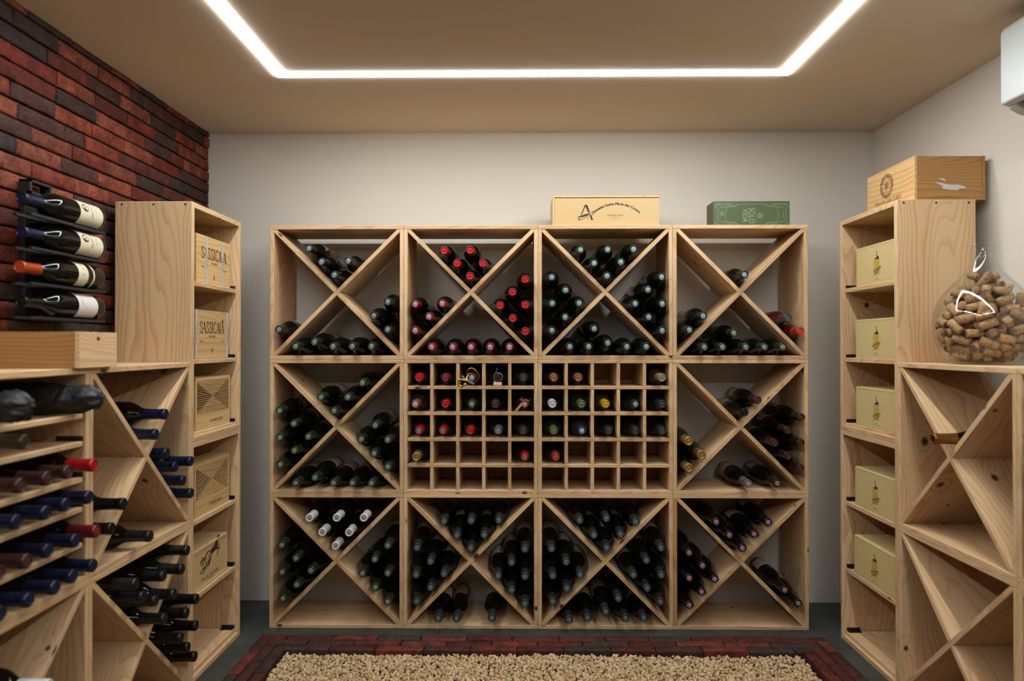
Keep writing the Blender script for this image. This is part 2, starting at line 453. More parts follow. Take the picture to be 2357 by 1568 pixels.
# bricks: colour differs brick by brick
def brick_material(name, cols, rough=0.85):
    m, nt, b = new_mat(name)
    N = nt.nodes.new; L = nt.links.new
    g = N('ShaderNodeNewGeometry'); tc = N('ShaderNodeTexCoord')
    cr = N('ShaderNodeValToRGB'); cr.color_ramp.interpolation = 'CONSTANT'
    e = cr.color_ramp.elements
    while len(e) < len(cols): e.new(0.5)
    for i, c in enumerate(cols): e[i].position = i / len(cols); e[i].color = c
    L(g.outputs['Random Per Island'], cr.inputs[0])
    n1 = N('ShaderNodeTexNoise'); n1.inputs['Scale'].default_value = 22; n1.inputs['Detail'].default_value = 6; n1.inputs['Roughness'].default_value = .65
    n2 = N('ShaderNodeTexNoise'); n2.inputs['Scale'].default_value = 160; n2.inputs['Detail'].default_value = 4
    L(tc.outputs['Object'], n1.inputs['Vector']); L(tc.outputs['Object'], n2.inputs['Vector'])
    soot = N('ShaderNodeMapRange'); soot.inputs['From Min'].default_value = .60; soot.inputs['From Max'].default_value = .40
    L(n1.outputs['Fac'], soot.inputs[0])
    mx = N('ShaderNodeMix'); mx.data_type = 'RGBA'
    hf = N('ShaderNodeMath'); hf.operation = 'MULTIPLY'; hf.inputs[1].default_value = .6; L(soot.outputs[0], hf.inputs[0])
    L(hf.outputs[0], mx.inputs[0]); L(cr.outputs[0], mx.inputs[6]); mx.inputs[7].default_value = lin(52, 26, 20)
    pit = N('ShaderNodeMapRange'); pit.inputs['From Min'].default_value = .30; pit.inputs['From Max'].default_value = .55; pit.inputs['To Min'].default_value = .45; pit.inputs['To Max'].default_value = 1.15
    L(n2.outputs['Fac'], pit.inputs[0])
    s = N('ShaderNodeVectorMath'); s.operation = 'SCALE'; L(mx.outputs[2], s.inputs[0]); L(pit.outputs[0], s.inputs['Scale'])
    L(s.outputs[0], b.inputs['Base Color'])
    b.inputs['Roughness'].default_value = rough; b.inputs['Specular IOR Level'].default_value = .25
    bp = N('ShaderNodeBump'); bp.inputs['Strength'].default_value = .6; bp.inputs['Distance'].default_value = .003
    L(n2.outputs['Fac'], bp.inputs['Height']); L(bp.outputs[0], b.inputs['Normal'])
    return m
BRICK = brick_material('old_red_brick', [lin(134, 60, 40), lin(84, 54, 46), lin(148, 74, 48), lin(70, 52, 46), lin(124, 50, 35), lin(104, 52, 42), lin(142, 66, 42), lin(62, 52, 48), lin(132, 68, 48), lin(108, 46, 34), lin(146, 78, 54), lin(78, 47, 40)])
BRICK_F = brick_material('floor_brick', [lin(112, 54, 42), lin(84, 52, 44), lin(128, 62, 48), lin(70, 56, 50), lin(104, 46, 36), lin(120, 66, 52), lin(92, 44, 34), lin(78, 62, 56)])
MORTAR = plain('dark_mortar', (0.012, 0.010, 0.009, 1), 0.95, noise=.2)

def brick_piece(bm, P, L_, H_, D_, rng, jit=0.0011, nx=5, nz=2):
    """rough brick: P maps (along, up, out) to a point; a cushion face with worn edges"""
    us = [0, .03] + [i / nx for i in range(1, nx)] + [.97, 1]; vs = [0, .10] + [i / nz for i in range(1, nz)] + [.90, 1]
    g = []
    for j, v in enumerate(vs):
        row = []
        for i, u in enumerate(us):
            edge = (i in (0, len(us) - 1)) or (j in (0, len(vs) - 1))
            o = D_ - (0.0035 if edge else 0) + rng.uniform(-jit, jit) * .6
            row.append(bm.verts.new(P(u * L_ + rng.uniform(-jit, jit), v * H_ + rng.uniform(-jit, jit), o)))
        g.append(row)
    for j in range(len(vs) - 1):
        for i in range(len(us) - 1):
            bm.faces.new((g[j][i], g[j][i + 1], g[j + 1][i + 1], g[j + 1][i])).smooth = True
    loop = g[0][:] + [r[-1] for r in g[1:]] + g[-1][-2::-1] + [r[0] for r in g[-2:0:-1]]
    idx = [(i, 0) for i in range(len(us))] + [(len(us) - 1, j) for j in range(1, len(vs))] + [(i, len(vs) - 1) for i in range(len(us) - 2, -1, -1)] + [(0, j) for j in range(len(vs) - 2, 0, -1)]
    back = [bm.verts.new(P(us[i] * L_, vs[j] * H_, 0)) for i, j in idx]
    n = len(loop)
    for k in range(n): bm.faces.new((loop[k], back[k], back[(k + 1) % n], loop[(k + 1) % n]))

def build_brick_wall():
    rng = random.Random(11)
    bm = bmesh.new()
    add_box(bm, WL - .16, WL - .012, WF, WB, 0, CEIL, 1)
    z = 0.0; ph = 0.0485; r = 0
    while z < CEIL - 0.012:
        h = min(ph - 0.0052, CEIL - z - .001)
        y = WF + rng.uniform(0, .17) + .002
        while y < WB - .012:
            l = rng.choice([.172, .18, .188, .176, .165, .092 if rng.random() < .5 else .18])
            l = min(l, WB - .0035 - y)
            if l > .015:
                o = rng.uniform(-.0022, .0022)
                tilt = rng.uniform(-.0012, .0012)
                def P(a, b_, c, y=y, z=z, o=o, tilt=tilt, l=l): return (WL - .013 + c + (o if c > 0 else 0), y + a, z + .002 + b_ + tilt * (a / l - .5))
                brick_piece(bm, P, l - .0022, h, .013, rng)
            y += l
        z += ph; r += 1
    bmesh.ops.recalc_face_normals(bm, faces=bm.faces[:])
    tag(link('wall_left', finish(bm, [BRICK, MORTAR])), kind='structure')
build_brick_wall()

# floor border: three courses of long bricks round the gravel bed
BX0, BX1, BY1, BW = -0.970, 1.138, 2.575, 0.0425
def build_border():
    rng = random.Random(5)
    bm = bmesh.new()
    yend = 0.55
    for c in range(3):
        o = c * BW
        x0, x1, y1 = BX0 + o, BX1 - o, BY1 - o
        # back run
        x = x0 + (0.0 if c % 2 else .0); first = .10 + .05 * c
        while x < x1 - .004:
            l = first if first else rng.uniform(.160, .178); first = 0
            l = min(l, x1 - x)
            if x1 - x - l < .05: l = x1 - x
            zz = rng.uniform(-.002, .002)
            def P(a, b_, d, x=x, y=y1, zz=zz): return (x + .0015 + a, y - BW + .0015 + b_, d - .030 + (zz if d > 0 else 0))
            brick_piece(bm, P, l - .003, BW - .003, .034, rng, .0012)
            x += l
        # side runs
        for sx in (0, 1):
            y = y1 - BW; first = .09 + .04 * c
            while y > yend:
                l = first if first else rng.uniform(.160, .178); first = 0
                xx = x0 if sx == 0 else x1 - BW
                zz = rng.uniform(-.002, .003)
                def P(a, b_, d, xx=xx, y=y, l=l, zz=zz): return (xx + .0015 + b_, y - l + .0015 + a, d - .030 + (zz if d > 0 else 0))
                brick_piece(bm, P, l - .003, BW - .003, .034, rng, .0012)
                y -= l
    bmesh.ops.recalc_face_normals(bm, faces=bm.faces[:])
    tag(link('trim_1', finish(bm, BRICK_F)), kind='structure')
build_border()

def build_gravel():
    x0, x1, y1, y0 = BX0 + 3 * BW + .002, BX1 - 3 * BW - .002, BY1 - 3 * BW - .002, 0.75
    rng = np.random.default_rng(3)
    # a few broken-stone shapes
    shapes = []
    for k in range(7):
        bm = bmesh.new()
        for i in range(15):
            p = rng.normal(size=3); p /= np.linalg.norm(p); p *= rng.uniform(.85, 1.05)
            bm.verts.new((p[0] * 1.15, p[1] * .95, p[2] * .70))
        r = bmesh.ops.convex_hull(bm, input=bm.verts[:])
        bmesh.ops.delete(bm, geom=[g for g in r['geom_interior'] if isinstance(g, bmesh.types.BMVert)], context='VERTS')
        bmesh.ops.triangulate(bm, faces=bm.faces[:])
        bm.verts.index_update()
        shapes.append((np.array([v.co[:] for v in bm.verts]), np.array([[v.index for v in f.verts] for f in bm.faces])))
        bm.free()
    pts = []
    s = .0138
    for layer in range(3):
        y = y0 + layer * .004
        while y < y1:
            x = x0
            sc = s if y > 1.5 else s * 1.35
            while x < x1:
                pts.append((x + rng.uniform(-.5, .5) * sc, y + rng.uniform(-.5, .5) * sc, layer)); x += sc
            y += sc
    V, Fc, base = [], [], 0
    for (x, y, layer) in pts:
        if layer == 2 and rng.random() < .45: continue
        v, f = shapes[rng.integers(7)]
        sz = rng.uniform(.0062, .0104)
        q = rng.normal(size=4); q /= np.linalg.norm(q); w, a, b_, c = q
        R = np.array([[1 - 2 * (b_ * b_ + c * c), 2 * (a * b_ - c * w), 2 * (a * c + b_ * w)], [2 * (a * b_ + c * w), 1 - 2 * (a * a + c * c), 2 * (b_ * c - a * w)], [2 * (a * c - b_ * w), 2 * (b_ * c + a * w), 1 - 2 * (a * a + b_ * b_)]])
        und = .004 * math.sin(x * 5.3 + 1) * math.sin(y * 6.1)
        px = min(max(x, x0 + sz), x1 - sz); py = min(y, y1 - sz)
        V.append(v @ R.T * sz + np.array([px, py, -.0225 + layer * .0052 + und * .6 + rng.uniform(-.002, .002)]))
        Fc.append(f + base); base += len(v)
    V = np.concatenate(V); Fc = np.concatenate(Fc)
    me = bpy.data.meshes.new('gravel')
    me.vertices.add(len(V)); me.vertices.foreach_set('co', V.astype(np.float32).ravel())
    me.loops.add(len(Fc) * 3); me.loops.foreach_set('vertex_index', Fc.astype(np.int32).ravel())
    me.polygons.add(len(Fc)); me.polygons.foreach_set('loop_start', np.arange(0, len(Fc) * 3, 3, dtype=np.int32)); me.polygons.foreach_set('loop_total', np.full(len(Fc), 3, dtype=np.int32))
    me.update(calc_edges=True)
    m, nt, b = new_mat('crushed_limestone')
    g = nt.nodes.new('ShaderNodeNewGeometry'); cr = nt.nodes.new('ShaderNodeValToRGB')
    cols = [lin(214, 180, 132), lin(232, 202, 156), lin(190, 154, 108), lin(222, 188, 140), lin(236, 210, 170), lin(202, 166, 118)]
    e = cr.color_ramp.elements; e[0].color = cols[0]; e[1].color = cols[-1]; e[1].position = 1
    for i in range(1, 5): k = e.new(i / 5); k.color = cols[i]
    nt.links.new(g.outputs['Random Per Island'], cr.inputs[0]); nt.links.new(cr.outputs[0], b.inputs['Base Color'])
    b.inputs['Roughness'].default_value = .9; b.inputs['Specular IOR Level'].default_value = .2
    me.materials.append(m)
    tag(link('gravel', me), 'bed of beige crushed stone inside the brick border on the floor', 'gravel', kind='stuff')
build_gravel()

# ------------------------------------------------------------------ racks
T = 0.015           # panel thickness
W = 0.52            # module side
D = 0.25            # module depth
HI = W / 2 - T
def x_cube(name='cross_divided_rack', flip=False, red=False, vary=False):
    """open pine cube with an X of boards; origin at the bottom centre of its front edge, front faces local -y"""
    root = empty(name)
    h = W / 2
    link('side_panel', board(-h, -h + T, 0, D, T, W - T, 2), root)
    link('side_panel', board(h - T, h, 0, D, T, W - T, 2), root)
    link('bottom_panel', board(-h, h, 0, D, 0, T, 0), root)
    link('top_panel', board(-h, h, 0, D, W - T, W, 0), root)
    t = 0.0150 / math.sqrt(2); e = 0.0003
    q = HI - e
    s = -1 if flip else 1
    long = [(-q, -q), (-q + t, -q), (q, q - t), (q, q), (q - t, q), (-q, -q + t)]
    half = [(-q, q), (-q, q - t), (-t - e, 0), (0, t + e), (-q + t, q)]
    half2 = [(-x, -z) for x, z in half]
    for k, pl in enumerate((long, half, half2)):
        pl = [(s * x, z + h) for x, z in pl]
        if s < 0: pl = pl[::-1]
        gd = (1 if k == 0 else -1) * s
        g = Vector((1, 0, gd)).normalized(); c = Vector((-gd, 0, 1)).normalized()
        link('divider', prism_xz(pl, 0.001, D - 0.001, (g, c), PINE_RED if (red and k == 0) else PINE), root)
    return root

def grid_cube():
    root = empty('pigeonhole_rack')
    h = W / 2
    link('side_panel', board(-h, -h + T, 0, D, T, W - T, 2), root)
    link('side_panel', board(h - T, h, 0, D, T, W - T, 2), root)
    link('bottom_panel', board(-h, h, 0, D, 0, T, 0), root)
    link('top_panel', board(-h, h, 0, D, W - T, W, 0), root)
    link('back_panel', board(-HI, HI, D - .006, D - .001, T, W - T, 2), root)
    tt = 0.013; cell = (2 * HI - 4 * tt) / 5
    for i in range(1, 5):
        z = T + i * cell + (i - 1) * tt
        link('shelf', board(-HI + .0002, HI - .0002, 0.0005, D - .007, z, z + tt, 0), root)
    for i in range(1, 5):
        x = -HI + i * cell + (i - 1) * tt
        link('divider', boxes([(x, x + tt, .0012, D - .007, T + j * (cell + tt) + .0002, T + j * (cell + tt) + cell - .0002) for j in range(5)], 2), root)
    return root

def tower_module(shelves, screws=False):
    root = empty('box_shelf_unit')
    w, H_, t = 0.39, 0.78, 0.018
    h = w / 2
    for sx in (-1, 1):
        x0 = -h if sx < 0 else h - t
        link('side_panel', board(x0, x0 + t, 0, D, 0, H_, 2), root)
    link('bottom_panel', board(-h + t, h - t, 0, D, 0, t, 0), root)
    link('top_panel', board(-h + t, h - t, 0, D, H_ - t, H_, 0), root)
    link('back_panel', board(-h + t, h - t, D - .008, D - .001, t, H_ - t, 2), root)
    for i, z in enumerate(shelves):
        sh = link('shelf', board(-h + t + .004, h - t - .004, 0.010, D - .012, z - .016, z, 0), root)
        for sx in (-1, 1):
            bm = bmesh.new()
            x = sx * (h - t)
            a = (x, x - sx * .0022) if sx < 0 else (x - .0022, x)
            add_box(bm, min(a) + (-sx) * .0002, max(a) + (-sx) * .0002, .014, .062, z + .0005, z + .012)
            xs = sorted((x - sx * .0006, x - sx * .020))
            add_box(bm, xs[0], xs[1], .014, .062, z + .0002, z + .0022)
            for k in (.020, .034, .048):
                xm = sorted((x - sx * .0022, x - sx * .0045))
                add_box(bm, xm[0], xm[1], k, k + .006, z + .004, z + .010)
            bmesh.ops.recalc_face_normals(bm, faces=bm.faces[:])
            link('bracket', finish(bm, STEEL), sh)
    return root

def screws_on(root, side):
    for k in (0.022, 0.125, 0.228):
        bm = bmesh.new()
        lathe_bm(bm, [(0.0, .0008), (.0032, .0008), (.0036, 0), (.0012, -.001)][0:3], 12)
        link('screw', finish(bm, STEEL), root, (side * 0.195, k, .780 - .010), (0, side * PI / 2, 0))

colname = ['leftmost', 'second', 'third', 'rightmost']
rowname = ['bottom', 'middle', 'top']
RX0, RP, RF = -.968, .5205, 2.640
xa = x_cube(); xb = x_cube(flip=True); xr = x_cube(red=False, flip=True); xr.children[4].data = xr.children[4].data.copy(); xr.children[4].data.materials[0] = PINE_RED
xr.children[4].name = 'divider'
gc = grid_cube()
used = set()
def take(proto):
    if proto.name in used: return copy_tree(proto)
    used.add(proto.name); return proto
def place(o, loc, rz, label, cat, group):
    o.location = loc; o.rotation_euler = (0, 0, rz)
    return tag(o, label, cat, group)
for c in range(4):
    for r in range(3):
        x = RX0 + RP * c + W / 2
        if r == 1 and c in (1, 2):
            place(take(gc), (x, RF, W * r), 0, 'pine rack of twenty-five square bottle holes, %s of the two side by side' % ('left' if c == 1 else 'right'), 'wine rack', 'pigeonhole cubes of the back wall rack')
        else:
            p = xr if (r, c) == (0, 3) else (xa if (r, c) in ((2, 0), (2, 1), (2, 3), (1, 0), (1, 3), (0, 1), (0, 2)) else xb)
            place(take(p), (x, RF, W * r), 0, 'pine cube with crossed boards against the back wall, %s column, %s row' % (colname[c], rowname[r]), 'wine rack', 'crossed cubes of the back wall rack')
# left and right runs
LX, RXF = -1.055, 1.205
for side, sx, fx in (('left', 1, LX), ('right', -1, RXF)):
    rz = PI / 2 * sx
    for z0, shelves, nm in ((0, (.033, .269, .518), 'lower'), (.78, (.028, .269, .526), 'upper')):
        t = tower_module(shelves)
        place(t, (fx, 2.383, z0), rz, '%s half of the tall narrow pine shelf unit by the %s' % (nm, 'brick wall' if side == 'left' else 'right wall'), 'shelf unit', 'tall box shelves')
        if nm == 'upper': screws_on(t, -sx)
    for z0, nm in ((0, 'lower'), (.52, 'upper')):
        place(take(xa if (nm == 'lower') else xb), (fx, 1.928, z0), rz, '%s pine cube with crossed boards next to the %s tall shelf unit' % (nm, side), 'wine rack', 'crossed cubes of the side racks')
    place(take(xb), (fx, 1.4075, 0), rz, 'lower pine cube with crossed boards nearest the camera on the %s' % side, 'wine rack', 'crossed cubes of the side racks')
    # shelved cube for rows of bottles
    u = empty('bottle_shelf_rack')
    h = W / 2
    link('side_panel', board(-h, -h + T, 0, D, T, W - T, 2), u); link('side_panel', board(h - T, h, 0, D, T, W - T, 2), u)
    link('bottom_panel', board(-h, h, 0, D, 0, T, 0), u); link('top_panel', board(-h, h, 0, D, W - T, W, 0), u)
    for zt in ((.929, .862, .775, .703, .617) if side == 'left' else (.957, .846, .778, .694, .620)):
        z = zt - .52
        sh = link('shelf', board(-HI + .004, HI - .004, .004, D - .01, z - .012, z, 0), u)
        for s2 in (-1, 1):
            xs = sorted((s2 * (HI - .0003), s2 * (HI - .0035)))
            link('bracket', boxes([(xs[0], xs[1], .006, .07, z - .008, z + .012)], 0, STEEL, 0), sh)
    place(u, (fx, 1.4075, .52), rz, 'pine cube with level bottle shelves at the %s edge' % side, 'wine rack', 'bottle shelf cubes')

# ------------------------------------------------------------------ bottles
def metalish(name, col, metal=0.35, rough=0.32): return plain(name, col, rough, metal, noise=.12, nscale=300)
CM = {}
def cap(code, side, top, words, profile='bordeaux', glass=None, lab=True, metal=0.3):
    CM[code] = dict(side=metalish('capsule_side_' + words.split()[0], side, metal), top=metalish('capsule_end_' + words.split()[0], top, metal * .7, .38), words=words, profile=profile, glass=glass or GLASS, lab=lab)
cap('s', lin(40, 46, 44), lin(150, 160, 160), 'silver-capped')
cap('g', lin(46, 58, 44), lin(150, 168, 140), 'grey-green-capped')
cap('t', lin(28, 46, 44), lin(160, 184, 182), 'pale-teal-capped')
cap('b', lin(66, 68, 68), lin(112, 146, 152), 'blue-grey-capped', metal=.5)
cap('r', lin(170, 14, 26), lin(196, 20, 34), 'bright-red-capped')
cap('q', lin(160, 14, 24), lin(160, 190, 210), 'red-ringed pale-capped')
cap('w', lin(226, 224, 216), lin(160, 162, 158), 'white-capped', metal=0)
cap('p', lin(20, 14, 16), lin(190, 140, 158), 'pink-tipped black-capped', 'burgundy', metal=.1)
cap('n', lin(60, 34, 30), lin(88, 52, 46), 'dull-brown-capped', 'burgundy', metal=.2)
cap('k', lin(12, 12, 14), lin(24, 24, 26), 'black-capped')
cap('G', lin(190, 150, 84), lin(206, 164, 96), 'gold-foiled', 'champagne', GLASS_G, metal=.7)
cap('z', lin(70, 70, 62), lin(96, 98, 90), 'grey-capped', glass=GLASS_R, lab=False)
cap('o', lin(196, 58, 32), lin(214, 70, 44), 'orange-red-capped', glass=GLASS_R, lab=False, metal=.1)
cap('O', lin(186, 72, 32), lin(196, 80, 38), 'orange-capped', metal=.2)
cap('e', lin(110, 104, 108), lin(196, 168, 176), 'grey-capped', 'burgundy', metal=.3)
cap('C', lin(52, 38, 24), lin(204, 152, 84), 'amber-tipped', 'burgundy')
cap('N', lin(15, 26, 54), lin(20, 34, 62), 'navy-blue-capped', metal=.25)
cap('K', lin(20, 22, 22), lin(30, 32, 32), 'matte-black-capped', metal=.1)
cap('F', lin(16, 14, 12), lin(26, 22, 18), 'black-capped gold-crested', metal=.2)
cap('R', lin(176, 12, 22), lin(190, 26, 34), 'red-capped', metal=.2)
cap('m', lin(110, 20, 26), lin(150, 52, 56), 'dark-red-capped', metal=.2)
cap('v', lin(90, 60, 70), lin(190, 170, 186), 'mauve-capped')
cap('d', lin(34, 42, 40), lin(66, 76, 72), 'dark-green-capped', metal=.2)
cap('c', lin(160, 96, 66), lin(176, 112, 80), 'copper-capped', metal=.5)
cap('h', lin(170, 140, 86), lin(110, 150, 152), 'gold-ringed teal-capped', glass=GLASS_B)
cap('j', lin(150, 84, 66), lin(220, 206, 200), 'copper-ringed white-tipped', glass=GLASS_B)
cap('u', lin(150, 10, 34), lin(206, 196, 190), 'crimson-ringed white-tipped')
cap('W', lin(196, 194, 202), lin(206, 204, 212), 'white-capped', metal=.1)
cap('l', lin(84, 104, 60), lin(112, 134, 84), 'olive-green-capped', glass=GLASS_G)
cap('y', lin(206, 158, 10), lin(226, 176, 20), 'yellow-capped', glass=GLASS_B)
cap('x', lin(180, 12, 22), lin(130, 150, 134), 'red-ringed green-tipped')
cap('i', lin(96, 96, 108), lin(130, 146, 166), 'blue-silver-capped')
cap('a', lin(22, 60, 104), lin(206, 196, 206), 'bright-blue-ringed white-tipped', glass=GLASS_B)
cap('f', lin(160, 50, 42), lin(190, 88, 78), 'coral-red-capped')
CM['3'] = dict(CM['o']); CM['3'] = dict(CM['n']); CM['3']['words'] = 'olive-brown-capped'
CM['3']['side'] = CM['3']['top'] = metalish('capsule_olive', lin(64, 54, 34), .2)

_gl, _cp, _lb = {}, {}, {}
def glass_mesh(profile, r, mat):
    k = (profile, r, mat.name)
    if k in _gl: return _gl[k]
    if profile == 'bordeaux': P = [(0, .006), (r * .55, .004), (r * .86, 0), (r * .97, .003), (r, .009), (r, .178), (r * .985, .188), (r * .93, .198), (r * .82, .208), (r * .66, .218), (r * .52, .227), (.0160, .238), (.0140, .250), (.0136, .262), (.0136, .290)]
    elif profile == 'burgundy': P = [(0, .006), (r * .55, .004), (r * .86, 0), (r * .97, .003), (r, .009), (r, .140), (r * .97, .156), (r * .88, .174), (r * .74, .192), (r * .59, .209), (r * .47, .226), (.0155, .242), (.0142, .256), (.0138, .27), (.0136, .290)]
    else: P = [(0, .006), (r * .55, .004), (r * .86, 0), (r * .97, .003), (r, .010), (r, .145), (r * .95, .165), (r * .82, .187), (r * .66, .208), (r * .53, .226), (.0172, .246), (.0158, .262), (.0155, .29)]
    bm = bmesh.new(); lathe_bm(bm, P, 30)
    _gl[k] = finish(bm, mat); return _gl[k]
def capsule_mesh(code):
    if code in _cp: return _cp[code]
    c = CM[code]
    z0 = .246 if code in 'bgst' else .236
    a = .0006 if c['profile'] != 'champagne' else .0020
    P = [(.0160 + a, z0), (.0150 + a, z0 + .012), (.0146 + a, .262), (.0144 + a, .280), (.0144 + a, .2835), (.0152 + a, .2850), (.0152 + a, .2955), (.0146 + a, .2985), (.0132 + a, .3000), (.0112, .2997), (.0106, .2985), (.0090, .2985), (.0072, .2992), (.0030, .2992), (0, .2988)]
    mis = [0] * 11 + [1] * 3
    if c['profile'] == 'champagne': mis = [0] * 14
    bm = bmesh.new(); lathe_bm(bm, P, 26, mis)
    # small raised star on the end
    st = []
    for k in range(10):
        rr = .0062 if k % 2 == 0 else .0028
        st.append(bm.verts.new((rr * math.cos(k * PI / 5), rr * math.sin(k * PI / 5), .2997)))
    f = bm.faces.new(st); f.material_index = 1
    _cp[code] = finish(bm, [c['side'], c['top']]); return _cp[code]
def label_mesh(r, z0, z1, mat, half=1.25):
    k = (r, z0, z1, mat.name, half)
    if k in _lb: return _lb[k]
    bm = bmesh.new(); n = 22; rows = []
    for (rr, z) in ((r + .0001, z0), (r + .0006, z0), (r + .0006, z1), (r + .0001, z1)):
        rows.append([bm.verts.new((rr * math.cos(PI / 2 - half + 2 * half * i / n), rr * math.sin(PI / 2 - half + 2 * half * i / n), z)) for i in range(n + 1)])
    for a, c in zip(rows, rows[1:]):
        for i in range(n): bm.faces.new((a[i], a[i + 1], c[i + 1], c[i])).smooth = False
    bmesh.ops.recalc_face_normals(bm, faces=bm.faces[:])
    _lb[k] = finish(bm, mat); return _lb[k]

BASIS = {'back': Matrix(((1, 0, 0), (0, 0, -1), (0, 1, 0))), 'left': Matrix(((0, 0, 1), (1, 0, 0), (0, 1, 0))), 'right': Matrix(((0, 0, -1), (-1, 0, 0), (0, 1, 0)))}
brng = random.Random(23)
def bottle(code, tip, face, r, label, group, spin=None, plain_body=False, lab=None):
    c = CM[code]
    r = round(math.floor(r * 2000) / 2000, 4)
    root = empty('wine_bottle', (0, 0, 0), 0, label, 'wine bottle', group)
    B = BASIS[face]
    wob = Matrix.Rotation(brng.uniform(-.004, .004), 3, 'X') @ Matrix.Rotation(brng.uniform(-.004, .004), 3, 'Y')
    s = brng.uniform(-.5, .5) if spin is None else spin
    R = (B @ wob @ Matrix.Rotation(s, 3, 'Z'))
    root.rotation_euler = R.to_euler()
    root.location = Vector(tip) - (B @ wob) @ Vector((0, 0, .30))
    link('glass_body', glass_mesh(c['profile'], r, c['glass']), root)
    link('capsule', capsule_mesh(code), root)
    if not plain_body and c['lab']:
        lm = lab or (TAN if brng.random() < .6 else PAPER)
        z1 = .118 if c['profile'] == 'bordeaux' else .100
        link('label', label_mesh(r, .030, z1, lm), root)
    return root

CODES = 'sgtbrqwpnkGzoOeCNKFRmvdchjuWlyxiaf'
WEDGES = 'TBLR'
